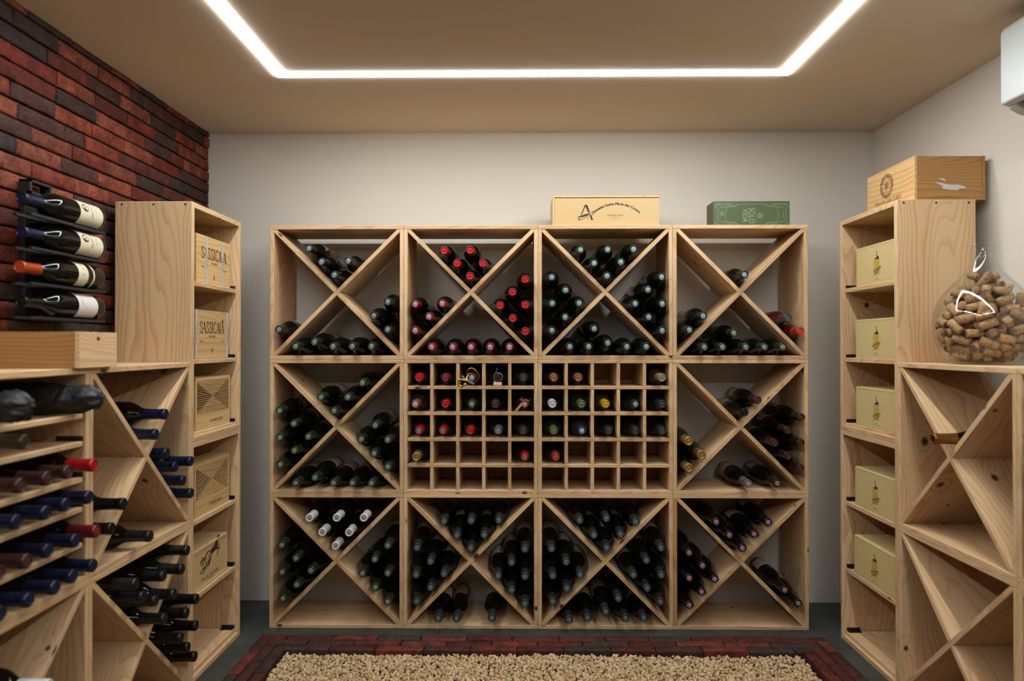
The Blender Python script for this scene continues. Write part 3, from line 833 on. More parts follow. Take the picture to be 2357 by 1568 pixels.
# back rack, one row per compartment: column, row, wedge, bottle radius, then (capsule kind, x, z) in tenths of a millimetre
BACK = [
    [0, 2, 0, 343, 0, -8016, 14650, 0, -7535, 14144, 0, -6501, 14175, 0, -7038, 13639],
    [0, 2, 2, 366, 0, -9153, 11556],
    [0, 2, 3, 368, 0, -5002, 12612, 0, -5531, 12083, 0, -5002, 11554],
    [0, 2, 1, 361, 1, -8515, 10915, 1, -7801, 11086, 1, -7087, 10915, 1, -6352, 10915, 1, -5618, 10915],
    [1, 2, 0, 338, 4, -2848, 14563, 4, -1861, 14577, 4, -2361, 14077, 4, -1386, 14078, 4, -1873, 13592],
    [1, 2, 2, 349, 5, -3953, 12530, 5, -2927, 12553, 5, -3429, 12051, 5, -3957, 11523],
    [1, 2, 1, 342, 5, -3323, 10896, 5, -2527, 10896, 5, -1830, 10896, 5, -1103, 10896, 5, -367, 10896],
    [1, 2, 3, 338, 4, 233, 13470, 4, -251, 12981, 4, -721, 12473, 4, 233, 12493, 4, -239, 11983, 4, 233, 11482],
    [2, 2, 0, 338, 2, 2329, 14590, 2, 3359, 14592, 2, 4342, 14602, 2, 2849, 14082, 2, 3856, 14115, 2, 3330, 13590],
    [2, 2, 2, 352, 2, 1241, 13547, 2, 1764, 13057, 2, 1257, 12550, 2, 2278, 12558, 2, 1749, 12029, 2, 1242, 11522],
    [2, 2, 1, 352, 2, 2851, 11589, 2, 3362, 11043, 2, 1923, 10906, 2, 2638, 10906, 2, 4087, 10906, 2, 4815, 10906],
    [2, 2, 3, 352, 2, 5412, 13550, 2, 4883, 13068, 2, 4401, 12538, 2, 5424, 12531, 2, 4914, 12025, 2, 5424, 11515],
    [3, 2, 0, 366, 2, 8535, 13629],
    [3, 2, 2, 363, 2, 6971, 12066, 2, 6452, 11542],
    [3, 2, 1, 338, 1, 8141, 11424, 1, 7017, 10892, 1, 7705, 10892, 1, 8585, 10892, 1, 9273, 10892, 1, 9961, 10892],
    [3, 2, 3, 338, 11, 10158, 11970, 12, 10643, 11482],
    [0, 1, 0, 358, 1, -7549, 8979, 1, -6513, 8985, 1, -5972, 9526, 1, -7037, 8461],
    [0, 1, 2, 363, 1, -9131, 8460, 1, -8575, 7974, 1, -9104, 7445, 1, -8029, 7476, 1, -8560, 6946, 1, -9099, 6406],
    [0, 1, 3, 359, 1, -5475, 7911, 1, -6006, 7382, 1, -4993, 7363, 1, -5509, 6848, 1, -4993, 6332],
    [0, 1, 1, 358, 1, -8502, 5712, 1, -7763, 5926, 1, -7067, 5712, 1, -6339, 5712, 1, -5610, 5712],
    [3, 1, 0, 338, 8, 9021, 8876, 9, 8521, 8403],
    [3, 1, 2, 338, 10, 6427, 7313, 10, 6894, 6808, 10, 6427, 6303],
    [3, 1, 3, 338, 8, 10643, 8227, 8, 10157, 7741, 8, 10643, 7254, 8, 9656, 7269, 8, 10142, 6782, 8, 10632, 6293],
    [3, 1, 1, 368, 14, 8656, 5722, 15, 9756, 5735],
    [0, 0, 0, 359, 6, -7979, 4382, 6, -6943, 4386, 6, -5915, 4384, 6, -7494, 3837, 6, -6464, 3835, 6, -6987, 3312],
    [0, 0, 2, 362, 1, -9039, 3342, 1, -8482, 2860, 1, -9018, 2324, 1, -7923, 2381, 1, -8460, 1844, 1, -8989, 1314],
    [0, 0, 3, 354, 1, -4988, 3360, 1, -5479, 2832, 1, -5953, 2290, 1, -4988, 2304, 1, -5462, 1762, 1, -4988, 1220],
    [1, 0, 0, 355, 3, -2858, 4274, 3, -1820, 4303, 3, -775, 4320, 3, -2358, 3753, 3, -1322, 3767, 3, -1835, 3254],
    [1, 0, 2, 347, 3, -3876, 3268, 3, -3362, 2758, 3, -3907, 2247, 3, -2849, 2274, 3, -3353, 1781, 3, -3883, 1236],
    [1, 0, 1, 342, 3, -3066, 596, 3, -2371, 576, 3, -1033, 614],
    [1, 0, 3, 353, 3, 218, 3225, 3, -287, 2715, 3, -798, 2212, 3, 218, 2198, 3, -288, 1690, 3, 218, 1175],
    [2, 0, 0, 342, 3, 2296, 4317, 3, 3300, 4404, 3, 4405, 4276, 3, 2826, 3770, 3, 3836, 3799, 3, 3319, 3279],
    [2, 0, 2, 347, 3, 1231, 3241, 3, 1781, 2753, 3, 1275, 2225, 3, 2313, 2265, 3, 1805, 1758, 3, 1276, 1249],
    [2, 0, 3, 344, 3, 5359, 3300, 3, 4814, 2819, 3, 4324, 2272, 3, 5367, 2276, 3, 4843, 1763, 3, 5334, 1264],
    [2, 0, 1, 343, 3, 3751, 1386, 3, 3272, 879, 3, 1890, 564, 3, 2592, 612, 3, 4018, 641, 3, 4715, 618],
    [3, 0, 0, 338, 7, 7454, 4270, 7, 7941, 3784, 7, 9394, 4274, 7, 8882, 3814, 7, 8429, 3296],
    [3, 0, 2, 338, 7, 6427, 3109, 7, 6923, 2632, 7, 6427, 2154, 7, 7384, 2121, 7, 6888, 1644, 7, 6427, 1133],
    [3, 0, 3, 348, 7, 10015, 1724, 7, 10515, 1224],
]
# square-hole racks: capsule kind, rack column, row, hole, x
HOLES = [(19, 1, 0, 0, -3814), (20, 1, 0, 1, -2808), (21, 1, 0, 2, -1802), (9, 1, 0, 3, -796), (22, 1, 0, 4, 158), (23, 2, 0, 0, 1318), (23, 2, 0, 1, 2251), (24, 2, 0, 4, 5415), (25, 1, 1, 0, -3948), (19, 1, 1, 1, -2808), (1, 1, 1, 2, -1802), (8, 1, 1, 3, -910), (26, 1, 1, 4, 210), (27, 2, 1, 0, 1262), (28, 2, 1, 1, 2365), (29, 2, 1, 2, 3282), (2, 2, 1, 3, 4409), (22, 2, 1, 4, 5415), (30, 1, 2, 0, -3814), (30, 1, 2, 1, -2899), (19, 1, 2, 2, -1865), (31, 1, 2, 3, -796), (22, 1, 2, 4, 148), (28, 2, 2, 0, 1316), (32, 2, 2, 1, 2382), (22, 2, 2, 2, 3403), (22, 2, 2, 3, 4409), (22, 2, 2, 4, 5415), (10, 1, 3, 0, -3914), (30, 1, 3, 4, 210), (33, 2, 3, 0, 1391)]
# left crossed cubes: upper or lower, wedge, radius, then (capsule kind, y, z, tip x)
LEFT = [
    [1, 0, 361, 16, 19799, 8941, -10280, 16, 19280, 8422, -10280],
    [1, 3, 346, 16, 19887, 7794, -10280, 16, 21367, 7309, -10280, 16, 20397, 7309, -10280, 16, 20882, 6799, -10280, 16, 21380, 6301, -10280],
    [1, 2, 351, 9, 17687, 6820, -10270, 9, 17185, 6313, -10280],
    [1, 1, 361, 17, 18665, 5715, -10100],
    [0, 0, 351, 17, 20767, 4695, -10098, 17, 20158, 4322, -9955, 17, 19428, 4366, -10125, 17, 19785, 3713, -10006, 17, 17828, 4695, -10023, 17, 18315, 4173, -10108, 17, 18946, 3839, -10098, 17, 19280, 3208, -10012],
    [0, 3, 351, 18, 21337, 3001, -10079, 18, 20642, 2840, -10048, 18, 21311, 2177, -10082, 18, 20235, 2253, -10021, 18, 20740, 1748, -10058, 18, 21246, 1245, -10085],
]
ORD = ['first', 'second', 'third', 'fourth', 'fifth', 'sixth']
def describe(pts):
    """place words for each point in a compartment: rows from the top, then left to right"""
    idx = sorted(range(len(pts)), key=lambda i: -pts[i][1]); rows = []
    for i in idx:
        if rows and abs(pts[rows[-1][0]][1] - pts[i][1]) < .022: rows[-1].append(i)
        else: rows.append([i])
    n = len(rows); out = {}
    names = {1: [''], 2: ['upper row', 'lower row'], 3: ['top row', 'middle row', 'bottom row'], 4: ['top row', 'second row down', 'third row down', 'bottom row'], 5: ['top row', 'second row down', 'third row down', 'fourth row down', 'bottom row'], 6: ['top row', 'second row down', 'third row down', 'fourth row down', 'fifth row down', 'bottom row']}[n]
    for ri, row in enumerate(rows):
        row = sorted(row, key=lambda i: pts[i][0]); k = len(row)
        for j, i in enumerate(row):
            pos = {1: [''], 2: ['left', 'right'], 3: ['left', 'centre', 'right']}.get(k)
            pos = pos[j] if pos else ('leftmost' if j == 0 else 'rightmost' if j == k - 1 else ORD[j] + ' from left')
            out[i] = ' '.join(x for x in (names[ri], pos) if x)
    return out
WED = {'T': 'upper wedge', 'B': 'lower wedge', 'L': 'left wedge', 'R': 'right wedge'}
def cubename(c, r): return '%s cube of %s column' % (rowname[r], colname[c])
def label_bottle(words, where, wedge, cube):
    return ', '.join(x for x in (words + ' dark bottle', where, wedge, cube) if x)
cell = (2 * HI - 4 * .013) / 5
for ki, c, ri, i, x in HOLES:
    code = CODES[ki]; x = x / 1e4
    z = 1.04 - T - cell - ri * (cell + .013) + .0353
    lab = '%s bottle in %s, %s row of the %s square-hole rack' % (CM[code]['words'], ['leftmost hole', 'hole second from left', 'middle hole', 'hole second from right', 'rightmost hole'][i], ['top', 'second', 'third', 'fourth'][ri], 'left' if c == 1 else 'right')
    bb = bottle(code, (x, 2.592, z), 'back', .0350, lab, 'bottles in the square-hole racks')
    if (c, ri, i) in ((1, 0, 2), (1, 0, 3), (1, 1, 4)): bb['_tie'] = ri * 10 + i
for row_ in BACK:
    c, rr, wi, r = row_[:4]; it = row_[4:]; wg = WEDGES[wi]
    kinds = [CODES[k] for k in it[0::3]]; vals = [(x / 1e4, z / 1e4) for x, z in zip(it[1::3], it[2::3])]
    d = describe(vals)
    for i, (x, z) in enumerate(vals):
        bottle(kinds[i], (x, 2.592 + brng.uniform(-.004, .003), z), 'back', r / 1e4, label_bottle(CM[kinds[i]]['words'], d[i], WED[wg], cubename(c, rr)).replace('dark bottle', 'rose bottle' if kinds[i] in 'zo' else 'dark bottle'), 'bottles lying in the %s' % cubename(c, rr))
for row_ in LEFT:
    up_, wi, r = row_[:3]; it = row_[3:]; wg = WEDGES[wi]
    kinds = [CODES[k] for k in it[0::4]]; vals = [(y / 1e4, z / 1e4, x / 1e4) for y, z, x in zip(it[1::4], it[2::4], it[3::4])]
    d = describe([(v[0], v[1]) for v in vals])       # y grows away from the camera = to the right in the photo
    nm = 'upper' if up_ else 'lower'
    for i, (y, z, x) in enumerate(vals):
        bb = bottle(kinds[i], (x, y, z), 'left', r / 1e4, label_bottle(CM[kinds[i]]['words'], d[i], WED[wg], '%s crossed cube by left shelves' % nm), 'bottles in the %s left crossed cube' % nm, plain_body=True)
        if kinds[i] == 'F':
            ink = Ink(); ink.ring(0, .006, .0035, .0016, 14); ink.poly([(-.003, -.006), (.003, -.006), (.002, 0), (-.002, 0)])
            ink.build_round('crest', metalish('crest_gold', lin(150, 110, 50), .6), bb, .0158, .262)
# shelved bottles, left
PLACE = ['farthest back', 'second from the back', 'third from the back', 'fourth from the back', 'nearest the camera']
for zt, row, codes, ys in ((.862, 'second', '3', [1.380]), (.775, 'third', 'Rnnn', [1.608, 1.522, 1.446, 1.372]), (.703, 'fourth', 'NNNN', [1.590, 1.515, 1.441, 1.367]),
                           (.617, 'fifth', 'mNNnn', [1.614, 1.536, 1.462, 1.389, 1.317]), (.535, 'bottom', 'NNNNN', [1.616, 1.541, 1.469, 1.397, 1.325])):
    for i, y in enumerate(ys):
        bottle(codes[i], (-1.0 - .012 * brng.random(), y, zt + .0362), 'left', .0355, '%s bottle, %s, %s shelf of left edge rack' % (CM[codes[i]]['words'], PLACE[i] if len(ys) > 1 else 'alone', row), 'bottles on the left edge rack shelves', plain_body=True)
bottle('w', (-.995, 1.440, .372), 'left', .0365, 'white-capped dark bottle in the lower crossed cube nearest the camera, left side', None, plain_body=True)
for zt, row in ((.846, 'second'), (.778, 'third'), (.694, 'fourth'), (.620, 'fifth'), (.535, 'bottom')):
    bottle('d', (1.176, 1.592, zt + .0335 + .0012), 'right', .0330, 'dark bottle barely in frame on the %s shelf of the right edge rack' % row, 'bottles on the right edge rack shelves', plain_body=True)
bottle('C', (1.158, 1.928, .833), 'right', .0355, 'lone bottle with bronze foil neck in the right upper crossed cube', None, plain_body=True)
CM['C']['side'] = CM['C']['side']
"""gold-brown neck foil of the lone bottle"""
for o in bpy.data.objects:
    if o.get('label', '').startswith('lone bottle with bronze'):
        me = [k for k in o.children if k.name.startswith('capsule')][0]
        me.data = me.data.copy(); me.data.materials[0] = metalish('bronze_foil', lin(150, 98, 44), .6, .3); me.data.materials[1] = metalish('bronze_end', lin(40, 32, 24), .4, .4)

# ribbons and tags on three of the pigeonhole bottles
GOLD = plain('gold_ribbon', lin(214, 160, 50), .22, .9, noise=.1)
SILV = plain('silver_ribbon', lin(190, 186, 180), .3, .6)
KRAFT = plain('kraft_card', lin(178, 128, 88), .7, noise=.08)
RIBT = plain('bronze_thread', lin(150, 120, 70), .35, .5)
def world_to(o, pts):
    bpy.context.view_layer.update()
    mi = o.matrix_world.inverted()
    return [mi @ Vector(p) for p in pts]
def ribbon(name, parent, pts, w, mat, up=(0, -1, 0), thick=.0004):
    pts = [Vector(p) for p in pts]; bm = bmesh.new(); rows = []
    for i, p in enumerate(pts):
        t = (pts[min(i + 1, len(pts) - 1)] - pts[max(i - 1, 0)]).normalized()
        s = t.cross(Vector(up)).normalized() * w / 2; n = s.cross(t).normalized() * thick
        rows.append([bm.verts.new(q) for q in world_to(parent, [p - s - n, p + s - n, p + s + n, p - s + n])])
    for a, b_ in zip(rows, rows[1:]):
        for k in range(4): bm.faces.new((a[k], a[(k + 1) % 4], b_[(k + 1) % 4], b_[k])).smooth = True
    bm.faces.new(rows[0][::-1]); bm.faces.new(rows[-1])
    bmesh.ops.recalc_face_normals(bm, faces=bm.faces[:])
    return link(name, finish(bm, mat), parent)
def card(name, parent, c, hw, hh, rot, mat, tilt=0.0, dots=True):
    cs, sn = math.cos(rot), math.sin(rot); bm = bmesh.new(); vs = []
    for dy in (-.0004, .0004):
        for a, b_ in ((-hw, -hh), (hw, -hh), (hw, hh), (-hw, hh)):
            vs.append((c[0] + a * cs - b_ * sn, c[1] + dy + tilt * b_, c[2] + a * sn + b_ * cs))
    v = [bm.verts.new(p) for p in world_to(parent, vs)]
    for q in ((0, 1, 2, 3), (7, 6, 5, 4), (0, 4, 5, 1), (1, 5, 6, 2), (2, 6, 7, 3), (3, 7, 4, 0)): bm.faces.new([v[i] for i in q])
    bmesh.ops.recalc_face_normals(bm, faces=bm.faces[:])
    o = link(name, finish(bm, mat), parent)
    if dots:
        bm = bmesh.new()
        for k in range(-1, 2):
            pts = []
            for j in range(8):
                a = k * hw * .5 + hw * .12 * math.cos(j * PI / 4); b_ = hh * .35 * math.sin(j * PI / 4)
                pts.append((c[0] + a * cs - b_ * sn, c[1] - .0007 + tilt * b_, c[2] + a * sn + b_ * cs))
            bm.faces.new([bm.verts.new(p) for p in world_to(parent, pts)])
        link('print', finish(bm, PAPERW), o)
    return o
def curve_pts(ctrl, n=24):
    """Catmull-Rom through ctrl"""
    P = [Vector(ctrl[0])] + [Vector(c) for c in ctrl] + [Vector(ctrl[-1])]; out = []
    m_ = len(ctrl) - 1
    for i in range(m_):
        a, b_, c, d = P[i:i + 4]
        for k in range(n // m_ + 1):
            t = k / (n // m_ + 1)
            out.append(.5 * ((2 * b_) + (c - a) * t + (2 * a - 5 * b_ + 4 * c - d) * t * t + (3 * b_ - a - 3 * c + d) * t ** 3))
    out.append(Vector(ctrl[-1])); return out
for o in [o for o in bpy.data.objects if '_tie' in o.keys()]:
    k = o['_tie']; del o['_tie']
    bpy.context.view_layer.update()
    tip = o.matrix_world @ Vector((0, 0, .30)); x, y, z = tip
    if k == 2:
        ribbon('ribbon', o, curve_pts([(x - .004, y + .004, z + .016), (x - .018, y, z + .014), (x - .014, y - .003, z + .030), (x + .006, y - .004, z + .034), (x + .027, y - .003, z + .010), (x + .026, y - .002, z - .006), (x + .010, y + .001, z - .018)], 30), .0030, GOLD)
        ribbon('ribbon', o, curve_pts([(x - .012, y + .002, z + .010), (x - .020, y - .006, z - .004), (x - .014, y - .010, z - .012), (x - .030, y - .012, z - .010), (x - .046, y - .012, z - .008), (x - .048, y - .012, z - .026), (x - .036, y - .013, z - .036), (x - .026, y - .014, z - .024), (x - .018, y - .012, z - .030)], 36), .0065, GOLD)
        card('gift_tag', o, (x - .028, y - .006, z - .003), .0135, .0035, -.9, SILV, dots=False)
        card('gift_tag', o, (x - .004, y - .010, z - .017), .0150, .0040, -.45, SILV, dots=False)
    elif k == 3:
        ribbon('ribbon', o, curve_pts([(x - .006, y - .003, z + .036), (x - .004, y - .003, z + .026), (x - .014, y - .003, z + .012), (x - .014, y - .004, z - .008), (x - .009, y - .006, z - .020)], 20), .0016, SILV)
        ribbon('ribbon', o, curve_pts([(x - .006, y - .002, z + .017), (x + .008, y - .002, z + .016), (x + .016, y - .003, z + .006), (x + .010, y - .005, z - .014)], 16), .0016, SILV)
        card('gift_tag', o, (x - .002, y - .008, z - .023), .0165, .0065, -.06, KRAFT, tilt=.6)
    else:
        card('gift_tag', o, (x - .022, y - .004, z - .012), .0205, .0045, .88, KRAFT)
        ribbon('ribbon', o, curve_pts([(x - .020, y - .002, z + .018), (x - .008, y - .006, z + .014), (x + .006, y - .004, z + .015), (x + .016, y - .003, z + .012), (x + .020, y - .004, z + .018)], 16), .0030, RIBT)
        ribbon('ribbon', o, curve_pts([(x - .013, y - .003, z + .026), (x - .008, y - .006, z + .014), (x + .004, y - .004, z + .006)], 10), .0014, RIBT)

# two bottles wrapped in black tissue on the top shelf at the left edge
m, nt, b = new_mat('black_tissue')
n = nt.nodes.new('ShaderNodeTexNoise'); n.inputs['Scale'].default_value = 26; n.inputs['Detail'].default_value = 5; n.inputs['Distortion'].default_value = 1.2
tc = nt.nodes.new('ShaderNodeTexCoord'); nt.links.new(tc.outputs['Object'], n.inputs['Vector'])
bp = nt.nodes.new('ShaderNodeBump'); bp.inputs['Strength'].default_value = .9; bp.inputs['Distance'].default_value = .006
nt.links.new(n.outputs['Fac'], bp.inputs['Height']); nt.links.new(bp.outputs[0], b.inputs['Normal'])
b.inputs['Base Color'].default_value = (0.010, 0.010, 0.011, 1); b.inputs['Roughness'].default_value = .5
TISSUE = m
def wrapped(tip, label, seed):
    root = empty('wrapped_bottle', (0, 0, 0), 0, label, 'wine bottle', 'tissue-wrapped bottles')
    B = BASIS['left']; root.rotation_euler = B.to_euler(); root.location = Vector(tip) - B @ Vector((0, 0, .30))
    rg = random.Random(seed); bm = bmesh.new()
    P = [(0, .001), (.030, 0), (.0385, .006)] + [(.0385, .02 + .018 * i) for i in range(9)] + [(.0375, .185), (.0355, .198), (.0330, .210), (.0305, .221), (.0285, .232), (.0275, .243), (.0290, .254), (.0305, .264), (.0300, .274), (.0270, .284), (.0215, .293), (.013, .302), (0, .298)]
    rows = lathe_bm(bm, P, 40)
    for row in rows:
        for v in row:
            a = math.atan2(v.co.y, v.co.x); rr = math.hypot(v.co.x, v.co.y)
            if rr < .005: continue
            fold = .0011 * math.sin(9 * a + seed + v.co.z * 60) + rg.uniform(-.0007, .0007)
            if v.co.z > .205: fold = .0034 * math.sin(5 * a + seed + v.co.z * 40) + .0022 * math.sin(11 * a + v.co.z * 200) + rg.uniform(-.0022, .0022); v.co.z += rg.uniform(-.005, .005)
            k = (rr + min(fold, .0004 if v.co.z <= .215 else fold)) / rr; v.co.x *= k; v.co.y *= k
    link('tissue_wrap', finish(bm, TISSUE), root)
    bm = bmesh.new()
    for zz, rr in ((.150, .0397),):
        tube_bm(bm, [(rr * math.cos(i * PI / 14), rr * math.sin(i * PI / 14), zz + .006 * math.sin(i * PI / 14)) for i in range(29)], .0011, 6)
    link('string', finish(bm, BLACK), root)
wrapped((-.992, 1.606, .929 + .0402), 'black tissue-wrapped bottle on top shelf at left edge, farther back one', 1)
wrapped((-.992, 1.372, .929 + .0402), 'black tissue-wrapped bottle on top shelf at left edge, nearer one', 2)

# ------------------------------------------------------------------ wall bottle holder on the bricks
def holder():
    zs = (1.466, 1.381, 1.292, 1.206)
    xc = -1.252
    root = empty('wall_bottle_holder', (WL + .006, 1.83, 1.165), 0, 'black metal four-tier bottle holder fixed on the brick wall', 'bottle holder')
    ox, oy, oz = root.location
    link('back_rail', boxes([(0.0, .014, -.030, .030, 0.0, .345)], 2, BLACK), root)
    bm = bmesh.new()
    for q in ((.0, .030, -.034, -.026, .335, .372), (.0, .030, .044, .052, .335, .368), (.0, .030, -.034, .052, .366, .372), (.022, .030, -.034, .052, .335, .341)): add_box(bm, *q)
    link('top_loop', finish(bm, BLACK), root)
    for z in zs:
        zz = z - .0375 - oz
        bm = bmesh.new()
        def pl(y0, y1, x0, x1, za, zb): add_box(bm, x0, x1, y0, y1, za, zb)
        # forked neck end (two tines) and solid body plate
        pl(-.020, .170, .0145, .0135 + .095, zz - .007, zz)
        pl(-.135, -.020, .060, .070, zz - .007, zz); pl(-.135, -.020, .100, .1085, zz - .007, zz)
        sh = link('shelf_plate', finish(bm, BLACK), root)
    specs = (('N', 'cream', 'navy-capped bottle with round crest label, topmost on the wall holder'), ('N', 'cream', 'navy-capped bottle with round crest label, second down on wall holder'),
             ('O', 'band', 'orange-capped bottle with cream neck band, third down on wall holder'), ('k', 'white', 'black-capped bottle with plain white label, lowest on wall holder'))
    for (code, kind, lab), z in zip(specs, zs):
        r = .036
        y1 = 2.000 if kind != 'band' else 1.994
        root2 = bottle(code, (xc, y1 - .30, z), 'back', r, lab, 'bottles on the wall holder', spin=-1.15, plain_body=True)
        rr = r + .0010
        if kind == 'cream':
            lb = link('label', label_mesh(r, .018, .120, PAPER, 1.45), root2)
            k = Ink(); k.poly([(.0115 * math.cos(i * PI / 12), .0150 * math.sin(i * PI / 12)) for i in range(24)])
            k.build_round('emblem', plain('emblem_blue', lin(30, 26, 34), .5), lb, rr, .096)
            k = Ink()
            for i in range(8):
                a = i * PI / 4; k.poly([(0, 0), (.0022 * math.cos(a - .4), .0022 * math.sin(a - .4)), (.0070 * math.cos(a), .0085 * math.sin(a)), (.0022 * math.cos(a + .4), .0022 * math.sin(a + .4))])
            k.build_round('star', plain('star_ochre', lin(190, 150, 90), .5), lb, rr + .0003, .096)
            k = Ink(); k.serif('SASSICAIA', 0, -.004, .0085, .052); k.serif('SASSICAIA', 0, -.0185, .003, .03)
            k.build_round('lettering', INK_RED, lb, rr, .068)
            k = Ink()
            for j, w in enumerate((.042, .034, .040)): k.text('TENUTA SAN GUIDO'[:16 - 2 * j], 0, -.010 * j, .0022, 1.0)
            k.build_round('small_print', INK, lb, rr, .044)
        elif kind == 'band':
            lb = link('label', label_mesh(r, .080, .122, PAPER, 1.45), root2)
            k = Ink(); k.serif('S', -.016, -.006, .012); k.text('cr', .002, -.006, .008, 1.0, shear=.25); k.serif('I', .014, -.006, .012); k.serif('O', .022, -.006, .012)
            k.build_round('lettering', INK_RED, lb, rr, .101)
            link('label_band', label_mesh(r, .052, .058, PAPER, 1.45), root2)
        else:
            lb = link('label', label_mesh(r, .040, .125, PAPERW, 1.45), root2)
            k = Ink(); k.serif('CAMARCANDA', 0, .026, .004, .034); k.stroke([(-.02, .006), (-.02, .020)], .0006); k.stroke([(-.012, 0), (.004, 0)], .0006); k.stroke([(.004, -.016), (.016, -.016)], .0005)
            k.build_round('lettering', plain('grey_ink', lin(120, 112, 108), .6), lb, rr, .080)
holder()

# ------------------------------------------------------------------ crates and boxes
def crate_frame(w, d, h, t=.010, mat=CRATE, lid=True):
    """wooden crate, origin at bottom centre, front at -y"""
    return boxes([(-w / 2, w / 2, -d / 2, -d / 2 + t, 0, h), (-w / 2, w / 2, d / 2 - t, d / 2, 0, h), (-w / 2, -w / 2 + t, -d / 2 + t, d / 2 - t, 0, h), (w / 2 - t, w / 2, -d / 2 + t, d / 2 - t, 0, h),
                  (-w / 2 + t, w / 2 - t, -d / 2 + t, d / 2 - t, 0, t), (-w / 2 + t, w / 2 - t, -d / 2 + t, d / 2 - t, h - t * .9, h - .0004)], 0, mat, .0006)
def nails(root, w, h, y, n=6):
    k = Ink()
    for s_ in (-1, 1):
        for i in range(n): k.poly([(s_ * (w / 2 - .006) + .0013 * math.cos(a * PI / 4), h * (i + .5) / n + .0013 * math.sin(a * PI / 4)) for a in range(8)])
    k.build('nail_heads', STEEL, root, (0, y, 0), (1, 0, 0), (0, 0, 1))
STRIP = plain('white_seal_tape', lin(206, 206, 212), .5)
TAPE_INK = plain('blue_print', lin(60, 66, 120), .6)
def seal(root, x, y, h, w=.011):
    s = link('seal_strip', boxes([(x - w / 2, x + w / 2, y - .0008, y, 0.001, h - .001)], 2, STRIP, 0), root)
    k = Ink(); k.text('ZECCA DELLO STATO', x + .0026, h * .5, .0052, .8, rot=PI / 2)
    k.build('seal_print', TAPE_INK, s, (0, y - .0009, 0), (1, 0, 0), (0, 0, 1), .0003)

def sassi(loc, rz, w, h, label, strips, year):
    d = .215
    root = empty('wine_crate', loc, rz, label, 'wine crate', 'crates in the left tall shelves')
    link('crate_body', crate_frame(w, d, h), root)
    fy = -d / 2
    k = Ink(); k.serif('SASSICAIA', 0, h * .53, h * .235, w * .74); k.text('BOLGHERI', 0, h * .435, h * .045, .95)
    k.text('ITALIA', -w * .32, h * .33, h * .04, .9); k.text(year, w * .33, h * .33, h * .04, .9)
    k.poly([(-.001, h * .10), (.001, h * .10), (.004, h * .16), (0, h * .24), (-.003, h * .16)])
    k.build('lettering', INK, root, (0, fy, 0), (1, 0, 0), (0, 0, 1))
    nails(root, w, h, fy)
    for x in strips: seal(root, x, fy - .0006, h)
# local +x of a left-wall thing points away from the camera; front faces +X
sassi((-1.083 - .1075, 2.411, .78 + .526 + .001), PI / 2, .268, .166, 'wine crate with two white seal strips, top compartment of the left tall shelves', (-.058, .066), '2019')
sassi((-1.083 - .1075, 2.398, .78 + .269 + .001), PI / 2, .256, .166, 'wine crate sealed at both edges, second compartment of left tall shelves', (-.1215, .1215), '2017')

def slatted(loc, rz, label):
    w, h, d = .270, .176, .20
    root = empty('wine_crate', loc, rz, label, 'wine crate', 'slatted crates in the left tall shelves')
    t = .010
    link('crate_body', boxes([(-w / 2, w / 2, d / 2 - t, d / 2, 0, h), (-w / 2, -w / 2 + t, -d / 2 + .001, d / 2 - t, 0, h), (w / 2 - t, w / 2, -d / 2 + .001, d / 2 - t, 0, h), (-w / 2 + t, w / 2 - t, -d / 2, d / 2 - t, 0, t), (-w / 2 + t, w / 2 - t, -d / 2, d / 2 - t, h - .012, h - .0005),
                              (-w / 2 + t, w / 2 - t, -d / 2, -d / 2 + .009, .0102, .050)], 0, CRATE, .0006), root)
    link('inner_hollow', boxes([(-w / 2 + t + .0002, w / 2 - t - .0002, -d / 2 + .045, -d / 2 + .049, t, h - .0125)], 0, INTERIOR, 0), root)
    z0, z1, n = .0505, h - .0125, 18
    p = (z1 - z0) / n
    link('front_slats', boxes([(-w / 2 + t, w / 2 - t, -d / 2, -d / 2 + .0022, z0 + i * p, z0 + i * p + p * .38) for i in range(n)], 0, CRATE, .0003), root)
    bm = bmesh.new(); zc = (z0 + z1) / 2; hw = w / 2 - t
    for pts in ([(-hw, z1), (0, zc), (hw, z1)], [(-hw, z0), (hw, z0), (0, zc)]):
        a = [bm.verts.new((x, -d / 2 + .0028, z)) for x, z in pts]; b_ = [bm.verts.new((x, -d / 2 + .009, z)) for x, z in pts]
        bm.faces.new(a); bm.faces.new(b_[::-1])
        for i in range(3): bm.faces.new((a[i], b_[i], b_[(i + 1) % 3], a[(i + 1) % 3]))
    bmesh.ops.recalc_face_normals(bm, faces=bm.faces[:]); grain_uv(bm, 0)
    link('hourglass_backing', finish(bm, CRATE), root)
    k = Ink(); k.serif("CA'MARCANDA", .02, .018, .0105, .105)
    k.build('lettering', INK, root, (0, -d / 2, 0), (1, 0, 0), (0, 0, 1))
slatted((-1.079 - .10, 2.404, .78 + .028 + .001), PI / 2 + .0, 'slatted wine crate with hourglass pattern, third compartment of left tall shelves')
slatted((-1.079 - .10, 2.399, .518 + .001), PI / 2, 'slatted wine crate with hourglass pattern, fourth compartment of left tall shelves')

def rim(root, w, h, fy, mat, t=.008, dep=.003, name='front_rim'):
    link(name, boxes([(-w / 2, w / 2, fy - dep, fy, h - t, h), (-w / 2, w / 2, fy - dep, fy, 0, t * .8), (-w / 2, -w / 2 + t, fy - dep, fy, t * .8, h - t), (w / 2 - t, w / 2, fy - dep, fy, t * .8, h - t)], 0, mat, .0006), root)

